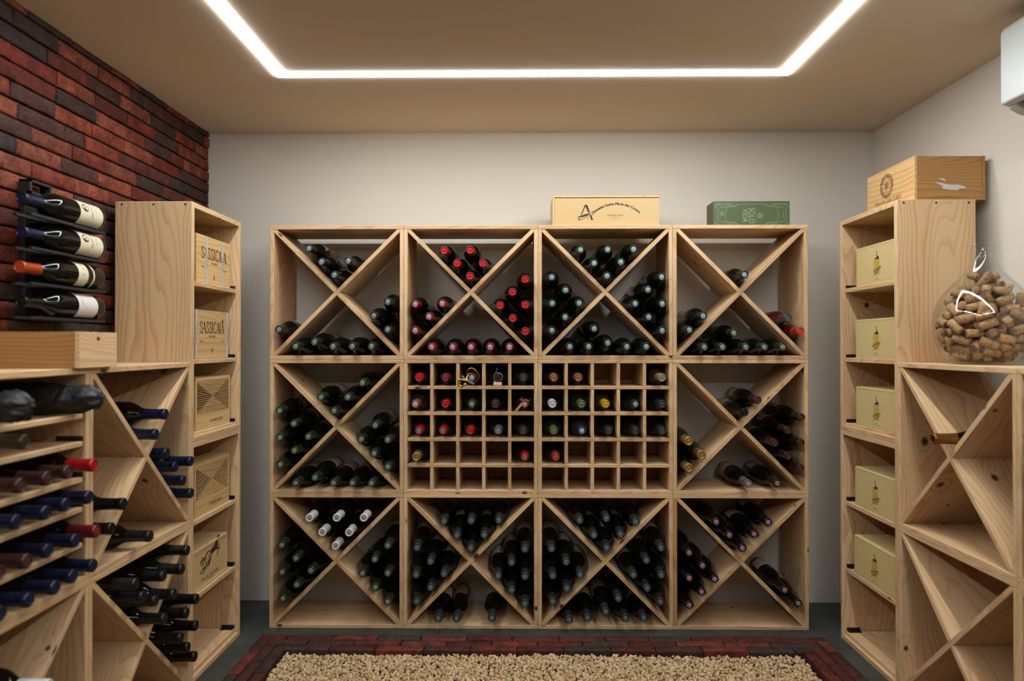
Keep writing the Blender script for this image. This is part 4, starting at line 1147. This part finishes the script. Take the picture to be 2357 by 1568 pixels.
def horse_crate():
    w, h, d = .268, .138, .20
    root = empty('wine_crate', (-1.078 - d / 2, 2.374, .270), PI / 2, 'pale wine crate with a galloping horses engraving, fifth compartment of left tall shelves', 'wine crate')
    link('crate_body', crate_frame(w, d, h, mat=CRATE_FLAT), root)
    rim(root, w, h, -d / 2, CRATE_FLAT)
    k = Ink(); sc = .0021
    def S(pts, wd, tp=True): k.stroke([(x * sc, y * sc) for x, y in pts], wd * sc * 1.5, tp)
    def Pg(pts): k.poly([(x * sc, y * sc) for x, y in pts])
    # near horse, dark: head, neck and trunk
    Pg([(20, 24), (23, 27), (26, 30), (31, 34), (33, 37), (34, 34), (37, 30), (38, 26), (35, 25), (33, 27), (31, 24), (29, 19), (28, 14), (24, 12), (16, 11), (8, 9), (3, 12), (0, 16), (4, 18), (12, 20)])
    # forelegs
    S([(27, 15), (31, 11), (35, 12), (38, 10)], 2.2); S([(26, 13), (30, 7), (27, 2), (31, 1)], 2.0); S([(30, 17), (35, 16), (37, 20)], 1.8)
    # hind legs
    S([(4, 12), (-2, 7), (-3, 0), (-8, -5), (-10, -8)], 2.6); S([(7, 10), (3, 3), (-2, -3), (-4, -8)], 2.2)
    # far horse behind, lighter drawing
    S([(-1, 17), (-7, 17), (-14, 14), (-18, 9), (-17, 3)], 2.4); S([(-17, 3), (-14, 0), (-9, 1), (-4, 3)], 1.2); S([(-18, 9), (-23, 8), (-26, 3), (-30, -2)], 2.0); S([(-14, 1), (-20, -5), (-25, -6), (-31, -10)], 2.4)
    S([(-10, 1), (-14, -6), (-20, -10), (-22, -13)], 2.2); S([(-18, 10), (-26, 12), (-33, 8), (-36, 4)], 1.8); S([(-20, 9), (-28, 8), (-34, 2)], 1.2); S([(-31, -10), (-36, -10)], 2.2); S([(-22, -13), (-27, -13)], 2.0)
    for i in range(7): S([(21 + i * 1.6, 23 + i * 1.8), (17 + i * 1.7, 26 + i * 1.4)], 1.0)
    for i in range(6): S([(-30 + i * 5, -1 + i * 2.4), (-24 + i * 5, 2 + i * 2)], .9)
    k.v = [(x, y + .074) for x, y in k.v]
    k.serif('TENUTA SAN GUIDO', .002, .020, .0115, .140); k.text('BOLGHERI ITALIA', .004, .0125, .0038, 1.5)
    k.build('engraving', INK, root, (0, -d / 2, 0), (1, 0, 0), (0, 0, 1))
horse_crate()

# yellow cartons in the right tall shelves
YEL = plain('yellow_card', lin(226, 202, 140), .6, noise=.02)
YEL2 = plain('yellow_card_edge', lin(206, 184, 108), .6)
LAMP_Y = plain('lantern_yellow', lin(214, 180, 70), .6); LAMP_D = plain('lantern_dark', lin(52, 48, 28), .6)
def carton(loc, rz, label, w=.282, h=.137, d=.20):
    root = empty('wine_carton', loc, rz, label, 'wine carton', 'yellow cartons in the right tall shelves')
    link('box_body', crate_frame(w, d, h, mat=YEL), root)
    k = Ink(); a = .007
    for p in (((-w / 2 + a, h - a), (w / 2 - a, h - a)), ((-w / 2 + a, a), (w / 2 - a, a)), ((-w / 2 + a, a), (-w / 2 + a, h - a)), ((w / 2 - a, a), (w / 2 - a, h - a))): k.stroke(p, .0009)
    k.build('printed_border', YEL2, root, (0, -d / 2, 0), (1, 0, 0), (0, 0, 1))
    k = Ink()
    k.poly([(-.0145, .082), (.0150, .082), (.0165, .034), (-.0135, .034)])
    k.build('lantern_print', LAMP_Y, root, (0, -d / 2, 0), (1, 0, 0), (0, 0, 1), .0004)
    k = Ink()
    k.poly([(-.001, .112), (.001, .112), (.0018, .105), (-.0018, .105)]); k.stroke([(0, .106), (0, .098)], .0022)
    k.poly([(-.0018, .099), (.0018, .099), (.009, .093), (.014, .090), (.016, .083), (-.012, .084), (-.011, .087), (.001, .090), (.003, .093)])
    k.stroke([(-.016, .083), (-.016, .036)], .0007); k.stroke([(.001, .083), (.001, .055)], .0008); k.stroke([(.0135, .080), (.0145, .040)], .0006)
    k.text('TOSCANA', 0, .0165, .0028, 1.0); k.stroke([(-.022, .0125), (.022, .0125)], .0006)
    k.stroke([(-.006, .030), (.000, .032)], .0010); k.stroke([(.004, .030), (.007, .034), (.010, .030)], .0010); k.stroke([(.013, .030), (.015, .036)], .0010)
    k.build('dark_print', LAMP_D, root, (0, -d / 2, 0), (1, 0, 0), (0, 0, 1), .0006)
    k = Ink(); k.text('Guidalberto', .002, .045, .0095, .82, rot=.30, shear=.35); k.stroke([(-.030, .018), (-.014, .032), (.006, .041), (.028, .052)], .0013, True); k.stroke([(-.016, .030), (.010, .040), (.026, .047)], .0008, True)
    k.build('script_print', INK_RED, root, (0, -d / 2, 0), (1, 0, 0), (0, 0, 1), .0008)
names5 = ['top', 'second', 'third', 'fourth', 'fifth']
for i, (z, y, dx) in enumerate(((.78 + .526, 2.350, .020), (.78 + .269, 2.352, .018), (.78 + .028, 2.350, .017), (.518, 2.357, .016), (.269, 2.361, .014))):
    carton((RXF + dx + .10, y, z + .001), -PI / 2, 'yellow wine carton with a lantern drawing, %s compartment of the right tall shelves' % names5[i])

# compass crate on top of the right tall shelves
def compass_crate():
    w, h, d = .295, .142, .226
    root = empty('wine_crate', (1.266 + d / 2, 2.196 + w / 2, 1.5605), -PI / 2, 'wide wine crate with compass-star stamp on top of the right tall shelves', 'wine crate')
    t = .013
    link('rear_board', board(-w / 2, w / 2, d / 2 - .009, d / 2, 0, h, 0, CRATE_BROWN, .0006), root)
    link('front_board', board(-w / 2, w / 2, -d / 2, -d / 2 + .009, 0, h, 0, CRATE, .0006), root)
    link('base_board', board(-w / 2, w / 2, -d / 2 + .0092, d / 2 - .0092, 0, .0068, 1, CRATE_BROWN, .0006), root)
    for s_ in (-1, 1):
        x0, x1 = (-w / 2, -w / 2 + t) if s_ < 0 else (w / 2 - t, w / 2)
        e = link('end_board', board(x0 + .0006 * (s_ < 0), x1 - .0006 * (s_ > 0), -d / 2 + .0092, d / 2 - .0092, .007, h - .001, 1, CRATE_BROWN), root)
        if s_ > 0:
            # torn paper left on the near end: x runs across the end (from the room side to the wall)
            k = Ink()
            u_ = lambda x, z: ((x - 1560) * .000172, (920 - z) * .000172)
            k.poly([u_(*p) for p in ((1270, 598), (1400, 600), (1500, 632), (1620, 640), (1720, 635), (1860, 680), (1830, 712), (1730, 710), (1715, 742), (1560, 735), (1440, 715), (1390, 680), (1440, 665))])
            k.poly([u_(*p) for p in ((1330, 525), (1400, 515), (1455, 530), (1480, 575), (1440, 560), (1400, 540))])
            k.build('paper_remnant', PAPERW, root, (w / 2, 0, 0), (0, 1, 0), (0, 0, 1), .0006)
    link('lid', boxes([(-w / 2 + t, w / 2 - t, -d / 2 + t, d / 2 - t, h - .010, h - .001)], 0, CRATE_BROWN, .0005), root)
    k = Ink(); cx, cy = -.018, .083
    k.ring(cx, cy, .0400, .0022, 48); k.ring(cx, cy, .0270, .0016, 40)
    for i in range(8):
        a = PI / 2 + i * PI / 4 + .18; L_ = .0245
        for s_ in (0, 1):
            b_ = a + (.38 if s_ else -.38); r_ = .0060
            if s_ == 0: k.poly([(cx, cy), (cx + r_ * math.cos(b_), cy + r_ * math.sin(b_)), (cx + L_ * math.cos(a), cy + L_ * math.sin(a))])
            else: k.stroke([(cx + r_ * math.cos(b_), cy + r_ * math.sin(b_)), (cx + L_ * math.cos(a), cy + L_ * math.sin(a))], .0009)
    k.arc_text('BOLGHERI SASSICAIA * DENOMINAZIONE DI ORIGINE *', cx, cy, .0308, .0062, -PI / 2 + .2, 2 * PI * .98, bold=.0003)
    k.serif('TENUTA SAN GUIDO', -.010, .0235, .0135, .165)
    k.build('stamp', INK, root, (0, -d / 2, 0), (1, 0, 0), (0, 0, 1))
compass_crate()

# long sliding-lid box on the rack
def domaine_box():
    w, h, d = .417, .1185, .185
    root = empty('wine_box', (.1305 + w / 2, 2.662 + d / 2, 1.5605), 0, 'long pale wooden wine box with arched lettering on top of the back rack', 'wine box')
    t = .009
    link('box_body', boxes([(-w / 2, -w / 2 + .008, -d / 2, d / 2, 0, h - .007), (w / 2 - .008, w / 2, -d / 2 + .006, d / 2, 0, h - .007), (-w / 2 + .008, w / 2 - .008, d / 2 - t, d / 2, 0, h - .007), (-w / 2, w / 2, -d / 2, d / 2, h - .0069, h)], 0, CRATE_FLAT, .0005), root)
    link('sliding_lid', board(-w / 2 + .0083, w / 2 - .001, -d / 2 + .001, -d / 2 + .0058, 0.0002, h - .0095, 0, CRATE_FLAT, .0004), root)
    k = Ink()
    u_ = lambda x, z: ((x - 150) * .000201 - w / 2, (750 - z) * .000201)
    P = lambda pts: k.poly([u_(*p) for p in pts]); S = lambda pts, wd, tp=False: k.stroke([u_(*p) for p in pts], wd * .000201, tp)
    P([(775, 340), (822, 340), (875, 485), (838, 485)][::-1]); P([(870, 535), (905, 545), (937, 635), (898, 635)][::-1])
    P([(775, 340), (797, 345), (714, 540), (698, 540)][::-1])
    P([(620, 577), (700, 550), (790, 520), (868, 500), (872, 512), (820, 548), (745, 575), (690, 582)][::-1])
    S([(695, 632), (760, 598), (820, 565), (865, 530), (885, 505)], 9); P([(650, 600), (688, 600), (672, 618), (690, 636), (642, 636), (660, 618)][::-1])
    c = u_(908, 515); k.ring(c[0], c[1], 31 * .000201, 7 * .000201, 24)
    S([(855, 565), (850, 600), (822, 636)], 7, True)
    k.build('logo', INK, root, (0, -d / 2 + .001, 0), (1, 0, 0), (0, 0, 1)); k = Ink()
    c = u_(1392, 1010)
    k.arc_text('Domaine Sainte Marie des Crozes', c[0], c[1], 668 * .000201, 49 * .000201, PI / 2 + .012, 1.46, bold=.00060)
    k.v = k.v
    k.build('lettering', INK, root, (0, -d / 2 + .001, 0), (1, 0, 0), (0, 0, 1)); k = Ink()
    c = u_(1365, 556); k.text('FAMILLE ALIAS', c[0], c[1], 24 * .000201, 1.35)
    c = u_(1365, 598); k.text('Corbieres', c[0], c[1], 13 * .000201, 2.0)
    k.build('lettering', INK, root, (0, -d / 2 + .001, 0), (1, 0, 0), (0, 0, 1))
    k = Ink(); c = u_(1912, 180); k.ring(c[0], c[1], .0008, .0016, 10); k.build('nail', BLACK, root, (0, -d / 2, 0), (1, 0, 0), (0, 0, 1))
domaine_box()

# green presentation box
def green_box():
    w, h, d = .297, .0955, .092
    GR = plain('green_card', lin(78, 98, 60), .45, noise=.08, nscale=12)
    GRD = plain('green_card_side', lin(96, 92, 66), .6, noise=.1, nscale=20)
    PALE = plain('pale_print', lin(168, 176, 130), .4, .2)
    root = empty('presentation_box', (.7555 + w / 2, 2.662 + d / 2, 1.5605), .0, 'green printed bottle box lying on its side on top of the back rack', 'gift box')
    bm = bmesh.new(); add_box(bm, -w / 2, w / 2, -d / 2, d / 2, 0, h)
    for f in bm.faces:
        if f.normal.x < -.9 or f.calc_center_median().x < -w / 2 + .001: f.material_index = 1
    bmesh.ops.bevel(bm, geom=bm.edges[:], offset=.001, segments=1, affect='EDGES')
    link('box_body', finish(bm, [GR, GRD]), root)
    k = Ink(); q = .0001555
    u_ = lambda x, z: ((x - 310) * q - w / 2, (775 - z) * q)
    S = lambda pts, wd=8: k.stroke([u_(*p) for p in pts], wd * q)
    # lettering runs downwards
    c = u_(1200, 520); k.text('SOLO', c[0], c[1], 145 * q, rot=-PI / 2, width=400 * q)
    c = u_(1040, 522); k.text('VIDA', c[0], c[1], 140 * q, rot=-PI / 2, width=330 * q)
    S([(1380, 350), (1380, 690)], 4)
    c = u_(1478, 520); k.ring(c[0], c[1], 62 * q, 12 * q, 20)
    for a in (PI / 2 + .2, -PI / 6, PI + PI / 5): k.stroke([c, (c[0] + 58 * q * math.cos(a), c[1] + 58 * q * math.sin(a))], 14 * q)
    # central frame
    S([(920, 240), (1180, 240), (1200, 260), (1230, 232), (1300, 232), (1330, 260), (1350, 240), (1610, 240)], 6)
    for mx in (1, -1):
        f = lambda pts: [(1270 + mx * (x - 1270), y) for x, y in pts]
        for my in (1, -1):
            g = lambda pts: [(x, 495 + my * (y - 495)) for x, y in f(pts)]
            S(g([(610, 495), (618, 400), (650, 330), (710, 290), (790, 290), (860, 285), (905, 265), (940, 238)]), 9)
            S(g([(420, 495), (424, 420), (450, 350), (500, 300), (540, 320), (600, 318), (680, 280), (760, 300), (840, 290), (880, 262), (905, 240)]), 8)
            S(g([(480, 495), (482, 440), (490, 400)]), 6)
            S(g([(390, 330), (362, 310), (366, 262), (410, 232), (480, 226), (560, 240), (640, 228), (740, 232), (800, 262)]), 9)
            S(g([(430, 300), (415, 268), (450, 240), (500, 238)]), 7); S(g([(510, 280), (560, 300), (620, 270), (690, 250), (790, 252)]), 6)
            S(g([(400, 440), (375, 400), (400, 380), (420, 350)]), 5)
    for i, wd in enumerate((40, 70, 30)): S([(560 - 25 * i, 470 - wd), (560 - 25 * i, 470 + wd)], 10)
    k.v = [v for v in k.v]
    k.build('print', PALE, root, (0, -d / 2, 0), (1, 0, 0), (0, 0, 1), .0004)
green_box()

# low crate on the left rack
def low_crate():
    w, h, d = .150, .0865, .262
    root = empty('wooden_box', (-1.037 - d / 2, 1.600 + w / 2, 1.0405), PI / 2, 'low knotty wooden box on top of the left rack below the wall holder', 'wooden box')
    t = .012
    for s_ in (-1, 1):
        x0, x1 = (-w / 2, -w / 2 + t) if s_ < 0 else (w / 2 - t, w / 2)
        link('side_board', board(x0, x1, -d / 2 + t + .0003, d / 2, 0, h, 1, CRATE_BROWN if s_ < 0 else CRATE, .0008, (.31, .12)), root)
    link('end_board', board(-w / 2, w / 2, -d / 2, -d / 2 + t, 0, h, 0, PINE, .0008), root)
    link('lid', board(-w / 2 + t + .0003, w / 2 - t - .0003, -d / 2 + t + .0003, d / 2 - .0003, h - .009, h - .001, 1, CRATE_BROWN, .0006), root)
    link('base_board', board(-w / 2 + t + .0003, w / 2 - t - .0003, -d / 2 + t + .0003, d / 2 - .0003, 0.0005, .008, 1, CRATE, .0006), root)
low_crate()

# ------------------------------------------------------------------ demijohn full of corks
JX, JY, JZ = 1.341, 1.985, 1.0402
m = bpy.data.materials.new('clear_glass'); m.use_nodes = True; nt = m.node_tree
for x in list(nt.nodes):
    if x.type != 'OUTPUT_MATERIAL': nt.nodes.remove(x)
out = [x for x in nt.nodes if x.type == 'OUTPUT_MATERIAL'][0]
tr = nt.nodes.new('ShaderNodeBsdfTransparent'); tr.inputs[0].default_value = (.965, .975, .965, 1)
gl = nt.nodes.new('ShaderNodeBsdfGlossy'); gl.inputs['Roughness'].default_value = 0.01
lw = nt.nodes.new('ShaderNodeLayerWeight')
pw = nt.nodes.new('ShaderNodeMath'); pw.operation = 'POWER'; pw.inputs[1].default_value = 5.0; nt.links.new(lw.outputs['Facing'], pw.inputs[0])
fr = nt.nodes.new('ShaderNodeMath'); fr.operation = 'MULTIPLY_ADD'; fr.inputs[1].default_value = 0.70; fr.inputs[2].default_value = 0.04; nt.links.new(pw.outputs[0], fr.inputs[0])
mx = nt.nodes.new('ShaderNodeMixShader')
nt.links.new(fr.outputs[0], mx.inputs[0]); nt.links.new(tr.outputs[0], mx.inputs[1]); nt.links.new(gl.outputs[0], mx.inputs[2]); nt.links.new(mx.outputs[0], out.inputs[0])
CLEAR = m
def demijohn():
    root = empty('glass_demijohn', (JX, JY, JZ), 0, 'round clear glass demijohn filled with corks on the right low rack', 'demijohn')
    O = [(0, 0), (.058, 0), (.078, .004), (.098, .020), (.114, .045), (.124, .078), (.1275, .112), (.1255, .150), (.1145, .185), (.0965, .212), (.077, .234), (.060, .252), (.045, .270), (.0355, .290), (.0315, .306), (.0315, .318), (.0350, .322), (.0350, .327), (.0322, .331), (.0322, .338), (.0370, .341), (.0370, .346), (.0330, .3475)]
    bm = bmesh.new(); lathe_bm(bm, O, 64)
    I = [(.0295, .3470), (.0290, .306), (.033, .290), (.0425, .268), (.0575, .2495), (.0745, .2315), (.094, .2095), (.1120, .183), (.1230, .149), (.1250, .112), (.1215, .078), (.1115, .046), (.0955, .0225), (.076, .0072), (.057, .0032), (0, .0032)]
    lathe_bm(bm, I, 64)
    bmesh.ops.remove_doubles(bm, verts=bm.verts[:], dist=1e-6)
    link('glass_shell', finish(bm, CLEAR, True), root)
demijohn()
m, nt, b = new_mat('cork')
tc = nt.nodes.new('ShaderNodeTexCoord'); n = nt.nodes.new('ShaderNodeTexNoise'); n.inputs['Scale'].default_value = 160; n.inputs['Detail'].default_value = 5
oi = nt.nodes.new('ShaderNodeObjectInfo')
va = nt.nodes.new('ShaderNodeVectorMath'); va.operation = 'ADD'; nt.links.new(tc.outputs['Object'], va.inputs[0]); nt.links.new(oi.outputs['Random'], va.inputs[1]); nt.links.new(va.outputs[0], n.inputs['Vector'])
cr = nt.nodes.new('ShaderNodeValToRGB'); e = cr.color_ramp.elements; e[0].position = .33; e[0].color = lin(132, 90, 56); e[1].position = .50; e[1].color = lin(206, 162, 114)
nt.links.new(n.outputs['Fac'], cr.inputs[0])
mr = nt.nodes.new('ShaderNodeMapRange'); mr.inputs['To Min'].default_value = .62; mr.inputs['To Max'].default_value = 1.15; nt.links.new(oi.outputs['Random'], mr.inputs[0])
sv = nt.nodes.new('ShaderNodeVectorMath'); sv.operation = 'SCALE'; nt.links.new(cr.outputs[0], sv.inputs[0]); nt.links.new(mr.outputs[0], sv.inputs['Scale']); nt.links.new(sv.outputs[0], b.inputs['Base Color'])
b.inputs['Roughness'].default_value = .85
CORKM = m
bm = bmesh.new()
lathe_bm(bm, [(0, -.0222), (.0106, -.0222), (.0115, -.0213), (.0117, 0), (.0115, .0213), (.0106, .0222), (0, .0222)], 18)
CORKME = finish(bm, CORKM, True, .9)
WINEEND = plain('wine_stain', lin(120, 70, 54), .8, noise=.3)
bm = bmesh.new(); lathe_bm(bm, [(0, -.0222), (.0106, -.0222), (.0115, -.0213), (.0117, 0), (.0115, .0213), (.0106, .0222), (0, .0222)], 18, [0, 0, 0, 0, 0, 1])
CORKME2 = finish(bm, [CORKM, WINEEND], True, .9)
bm = bmesh.new(); lathe_bm(bm, [(0, -.0222), (.0106, -.0222), (.0115, -.0213), (.0117, 0), (.0115, .0213), (.0106, .0222), (0, .0222)], 18)
# cork centre (tenths of a millimetre) and axis direction (hundredths)
CORKS = [
    (433, 20, 172, 35, 93, 0), (285, 315, 183, 55, 83, 5), (-73, 320, 170, -78, -62, 0), (-267, 474, 181, 77, 62, 4), (-525, 119, 195, 29, -95, -10), (-288, -268, 172, -97, 21, 0),
    (43, -399, 178, -29, -95, 3), (287, -421, 185, 29, 95, -7), (-19, -28, 170, -100, -2, 0), (252, 586, 371, -24, -76, 59), (36, 767, 337, 7, -68, -72), (-441, 581, 320, 77, 63, 3),
    (-697, -76, 289, -30, 93, 18), (-254, -492, 301, -2, 28, 95), (83, -661, 404, 26, -71, -64), (548, -359, 244, 34, 91, -22), (698, 112, 291, -12, -95, -27), (-153, -229, 402, -78, 61, -11),
    (-99, 616, 466, -41, 79, 44), (-487, 115, 434, 69, -70, -17), (-486, -390, 373, 9, 74, 65), (-286, -725, 366, -95, 8, 27), (267, -473, 433, -42, 89, -10), (610, -217, 473, -17, 98, 2),
    (649, 170, 548, -94, -7, -31), (214, 758, 545, -62, -69, 35), (220, -57, 408, 77, 62, 0), (-951, 8, 612, 38, 39, -83), (-799, -288, 439, -41, 90, 8), (-51, -793, 565, -32, 73, 59),
    (675, -629, 573, -35, 30, -88), (867, -165, 497, 0, 95, -29), (585, 449, 439, -99, 13, -2), (23, 856, 709, -54, -75, 38), (-419, 686, 559, 58, -69, 40), (-99, 245, 410, -96, 22, 11),
    (-562, -568, 568, -77, -42, -46), (346, -816, 492, 90, 41, -8), (325, -429, 664, -88, -30, 34), (955, 231, 717, -14, 96, 21), (694, 627, 589, 70, -43, 56), (-211, 964, 701, -58, -42, -69),
    (-742, 491, 500, -45, -86, -21), (-888, -402, 696, -50, 81, 29), (236, 320, 610, 34, -63, -69), (494, -732, 746, -37, 84, -37), (777, -458, 821, -71, 8, 69), (553, 461, 753, 44, 67, 58),
    (427, 732, 686, -49, -86, 0), (-409, 786, 783, -73, 59, -32), (-583, 14, 635, 61, -74, -24), (-700, -254, 658, -54, 82, 14), (-426, -840, 613, -88, 27, 36), (82, -246, 657, 78, 61, -7),
    (753, -221, 738, -88, -43, -16), (533, 211, 854, -95, -20, 19), (264, 862, 808, -41, -90, 13), (-451, 346, 684, -47, 60, -64), (-514, 5, 864, 37, -90, -19), (-269, -369, 675, -40, 91, 4),
    (-67, -988, 732, -97, -2, 22), (714, -793, 998, -57, -59, 56), (-174, 57, 550, 71, -40, -56), (651, 826, 908, 76, -62, -14), (-144, 562, 839, 8, -38, -91), (-774, 436, 738, 42, -86, -28),
    (-936, -140, 959, -95, 8, -28), (98, -546, 947, -57, -10, -81), (271, -824, 738, -41, 91, -1), (342, -148, 898, 22, -69, -68), (479, 18, 701, -97, 6, -21), (41, 179, 634, -58, 77, 23),
    (-261, 1041, 1014, -64, -23, -72), (-906, 578, 1077, -51, -72, 45), (-1018, -341, 1073, -28, 68, 66), (-704, -638, 884, -99, 13, -2), (298, -1017, 976, -93, -24, -26), (966, -449, 985, 27, 75, -60),
    (672, 50, 989, 94, 10, -30), (386, 559, 924, 26, 96, 9), (-27, -63, 772, -81, -39, -41), (-970, 324, 825, -7, 57, 81), (-548, -413, 882, 99, -12, 6), (-383, -832, 861, -22, -94, 24),
    (369, -660, 959, 73, 66, -13), (689, -191, 971, -97, -12, -20), (877, 371, 1010, 97, 12, -16), (77, 941, 941, -30, -90, 28), (-476, 533, 837, -64, 50, -56), (-40, 212, 898, -94, -30, -9),
    (-560, -248, 1096, -70, -70, 9), (-507, -948, 1128, -81, 45, -37), (504, -533, 1176, -7, 99, -9), (707, -211, 1223, -92, 37, -3), (878, 399, 1251, 97, 12, -16), (-284, 858, 1190, 20, -45, -86),
    (-597, 886, 999, -58, -48, -65), (-946, 103, 936, -99, 12, 4), (-206, -218, 929, 28, -94, -17), (-115, -875, 961, -55, -71, 42), (742, -629, 1262, 7, -99, 9), (1019, -70, 1033, -21, 8, 97),
    (648, 709, 1130, -43, -88, -18), (-196, 342, 1055, -89, -44, 6), (-680, 428, 985, 40, 87, 27), (-1069, 131, 1195, -11, -95, -27), (-406, -428, 1137, -67, -72, -11), (54, -305, 1048, 64, 63, -43),
    (955, 184, 1155, -97, -13, 18), (206, 609, 1082, 75, 30, 58), (-279, 532, 1201, -72, 44, -53), (-622, 198, 1163, 85, -49, -17), (-721, -246, 1322, 93, -17, 29), (-307, -667, 1064, -57, -74, 33),
    (30, -954, 1146, 57, 67, -45), (-94, 103, 1144, -37, 63, 67), (376, 1018, 1140, -10, -2, -99), (-589, 811, 1273, 15, 69, 70), (-732, -4, 1247, 90, -15, 40), (-822, -507, 1293, -98, 0, -19),
    (-111, -757, 1172, -59, -68, 41), (303, -593, 1308, 29, 83, 46), (324, -223, 1292, -45, -14, -88), (279, 379, 1148, 99, 9, 6), (142, 955, 1175, -39, 92, 3), (-437, 367, 1274, -72, 43, -54),
    (70, -521, 1334, -16, -97, 15), (664, -634, 1498, 42, -89, 10), (961, 54, 1366, 86, 47, 14), (544, 567, 1364, 93, 34, -7), (206, 224, 1333, -97, -18, -15), (-726, 195, 1417, -99, 3, -1),
    (-499, -845, 1366, 32, -89, 31), (680, -223, 1505, -71, 65, 25), (728, 184, 1429, 86, 46, 16), (536, 820, 1331, 75, 28, 59), (-49, 810, 1260, 12, -90, -41), (-218, -102, 1200, 63, -72, -26),
    (-172, -417, 1353, -6, 60, 79), (392, -906, 1361, 79, -27, -54), (-426, 634, 1388, 94, 33, 3), (305, 72, 1171, 72, -34, 59), (-161, -600, 1511, 28, 56, 77), (305, -631, 1567, -81, 58, 0),
    (638, 387, 1524, -85, -52, 0), (151, 850, 1413, -8, -99, -1), (-460, 541, 1618, -54, 71, 43), (-842, -1, 1557, -8, 72, 68), (-14, -57, 1338, 74, 4, -66), (718, 207, 1671, -74, -65, -15),
    (-53, 898, 1581, -14, -99, 1), (-703, 417, 1526, -62, 51, -59), (-408, -575, 1519, -1, 51, -85), (-463, -369, 1648, 93, -21, 27), (-339, -70, 1535, -62, 64, -43), (738, -445, 1800, 12, 34, -93),
    (416, 525, 1723, -8, 0, -99), (118, -224, 1526, 41, 87, -25), (-230, 578, 1714, -65, 19, 72), (-156, -416, 1867, -69, -27, 66), (407, 176, 1804, -17, -98, 1), (104, 436, 1414, 92, 33, -15),
    (-516, -1, 1717, 80, 58, 10), (221, 305, 2114, -67, 35, 64), (320, 146, 1577, 53, -83, -14), (312, -403, 1719, 90, -14, -39), (-196, 335, 1737, 96, -3, -25), (-708, 241, 1837, -95, 9, -27),
    (-429, -245, 1865, 95, 28, -2), (-97, 154, 1540, -93, 35, -4), (182, -622, 1836, 89, -4, 45), (429, -180, 1758, -94, 16, -28), (-162, 128, 2558, 2, 96, 25), (157, 248, 1832, 9, 97, 21),
    (339, -73, 2044, 71, 51, 47), (201, 692, 1915, -9, -97, -21), (-424, 182, 2076, -30, 28, 90), (-52, -53, 1747, 85, -51, 5), (-60, 491, 1912, 7, 94, -32), (-635, 49, 2026, -67, 65, 33),
    (120, -524, 2085, 5, 99, 13), (-248, -60, 2069, 54, 79, -27), (-297, 524, 2075, -61, -79, 3), (-92, -259, 2042, 38, 56, -73), (83, -43, 2133, 6, 89, -43), (376, -405, 2070, 37, -9, 92),
    (290, -91, 2289, 14, -98, -9), (-132, 195, 2241, -55, 70, -44), (-105, -218, 2410, -37, 48, -79), (130, 178, 2505, 60, -68, 40), (120, -118, 2457, -53, 69, -47),
]
bm.free()
PRINTM = plain('cork_print', lin(70, 48, 36), .8)
for i, a in enumerate(CORKS):
    d = Vector((a[3], a[4], a[5])).normalized()
    o = link('wine_cork', CORKME2 if i % 3 == 0 else CORKME, None, (JX + a[0] / 1e4, JY + a[1] / 1e4, JZ + a[2] / 1e4))
    o.rotation_euler = d.to_track_quat('Z', 'Y').to_euler()
    tag(o, 'brown wine cork with a wine-stained end inside the glass demijohn' if i % 3 == 0 else 'plain light-brown wine cork inside the glass demijohn', 'cork', 'stained corks in the demijohn' if i % 3 == 0 else 'plain corks in the demijohn')

# ------------------------------------------------------------------ air conditioner on the right wall
def air_con():
    ACW = plain('white_plastic', lin(214, 218, 214), .35)
    x1, y0, y1 = WR - .001, 1.06, 1.895
    root = empty('air_conditioner', (x1, (y0 + y1) / 2, 1.72), 0, 'white air conditioner high on the right wall, cut by the frame edge', 'air conditioner')
    ox, oy, oz = root.location
    def extr(name, pts, a, b_, mat, bev=.002):
        bm = bmesh.new()
        A = [bm.verts.new((x - ox, a - oy, z - oz)) for x, z in pts]; B = [bm.verts.new((x - ox, b_ - oy, z - oz)) for x, z in pts]
        n = len(pts); bm.faces.new(A); bm.faces.new(B[::-1])
        for i in range(n): bm.faces.new((A[i], B[i], B[(i + 1) % n], A[(i + 1) % n]))
        bmesh.ops.recalc_face_normals(bm, faces=bm.faces[:])
        if bev: bmesh.ops.bevel(bm, geom=bm.edges[:], offset=bev, segments=2, affect='EDGES')
        return link(name, finish(bm, mat, True, .6), root)
    arc = [(1.330 + .028 - .028 * math.cos(a), 1.948 + .028 * math.sin(a)) for a in (0, .4, .8, 1.2, PI / 2)]
    extr('housing', [(x1, 1.715), (x1, 1.976)] + arc[::-1] + [(1.330, 1.760), (1.342, 1.756), (1.352, 1.752), (1.3525, 1.775), (1.452, 1.775), (1.452, 1.722)], y0, y1, ACW)
    extr('air_outlet', [(1.354, 1.774), (1.354, 1.764), (1.451, 1.752), (1.451, 1.774)], y0 + .04, y1 - .03, BLACK, 0)
    extr('air_flap', [(1.372, 1.742), (1.374, 1.745), (1.445, 1.722), (1.444, 1.718)], y0 + .05, y1 - .05, ACW, .0005)
    extr('end_cheek', [(1.3525, 1.7745), (1.3525, 1.748), (1.376, 1.733), (1.41, 1.724), (1.4515, 1.7185), (1.4515, 1.7745)], y1 - .029, y1 - .0005, ACW, .0005)
air_con()
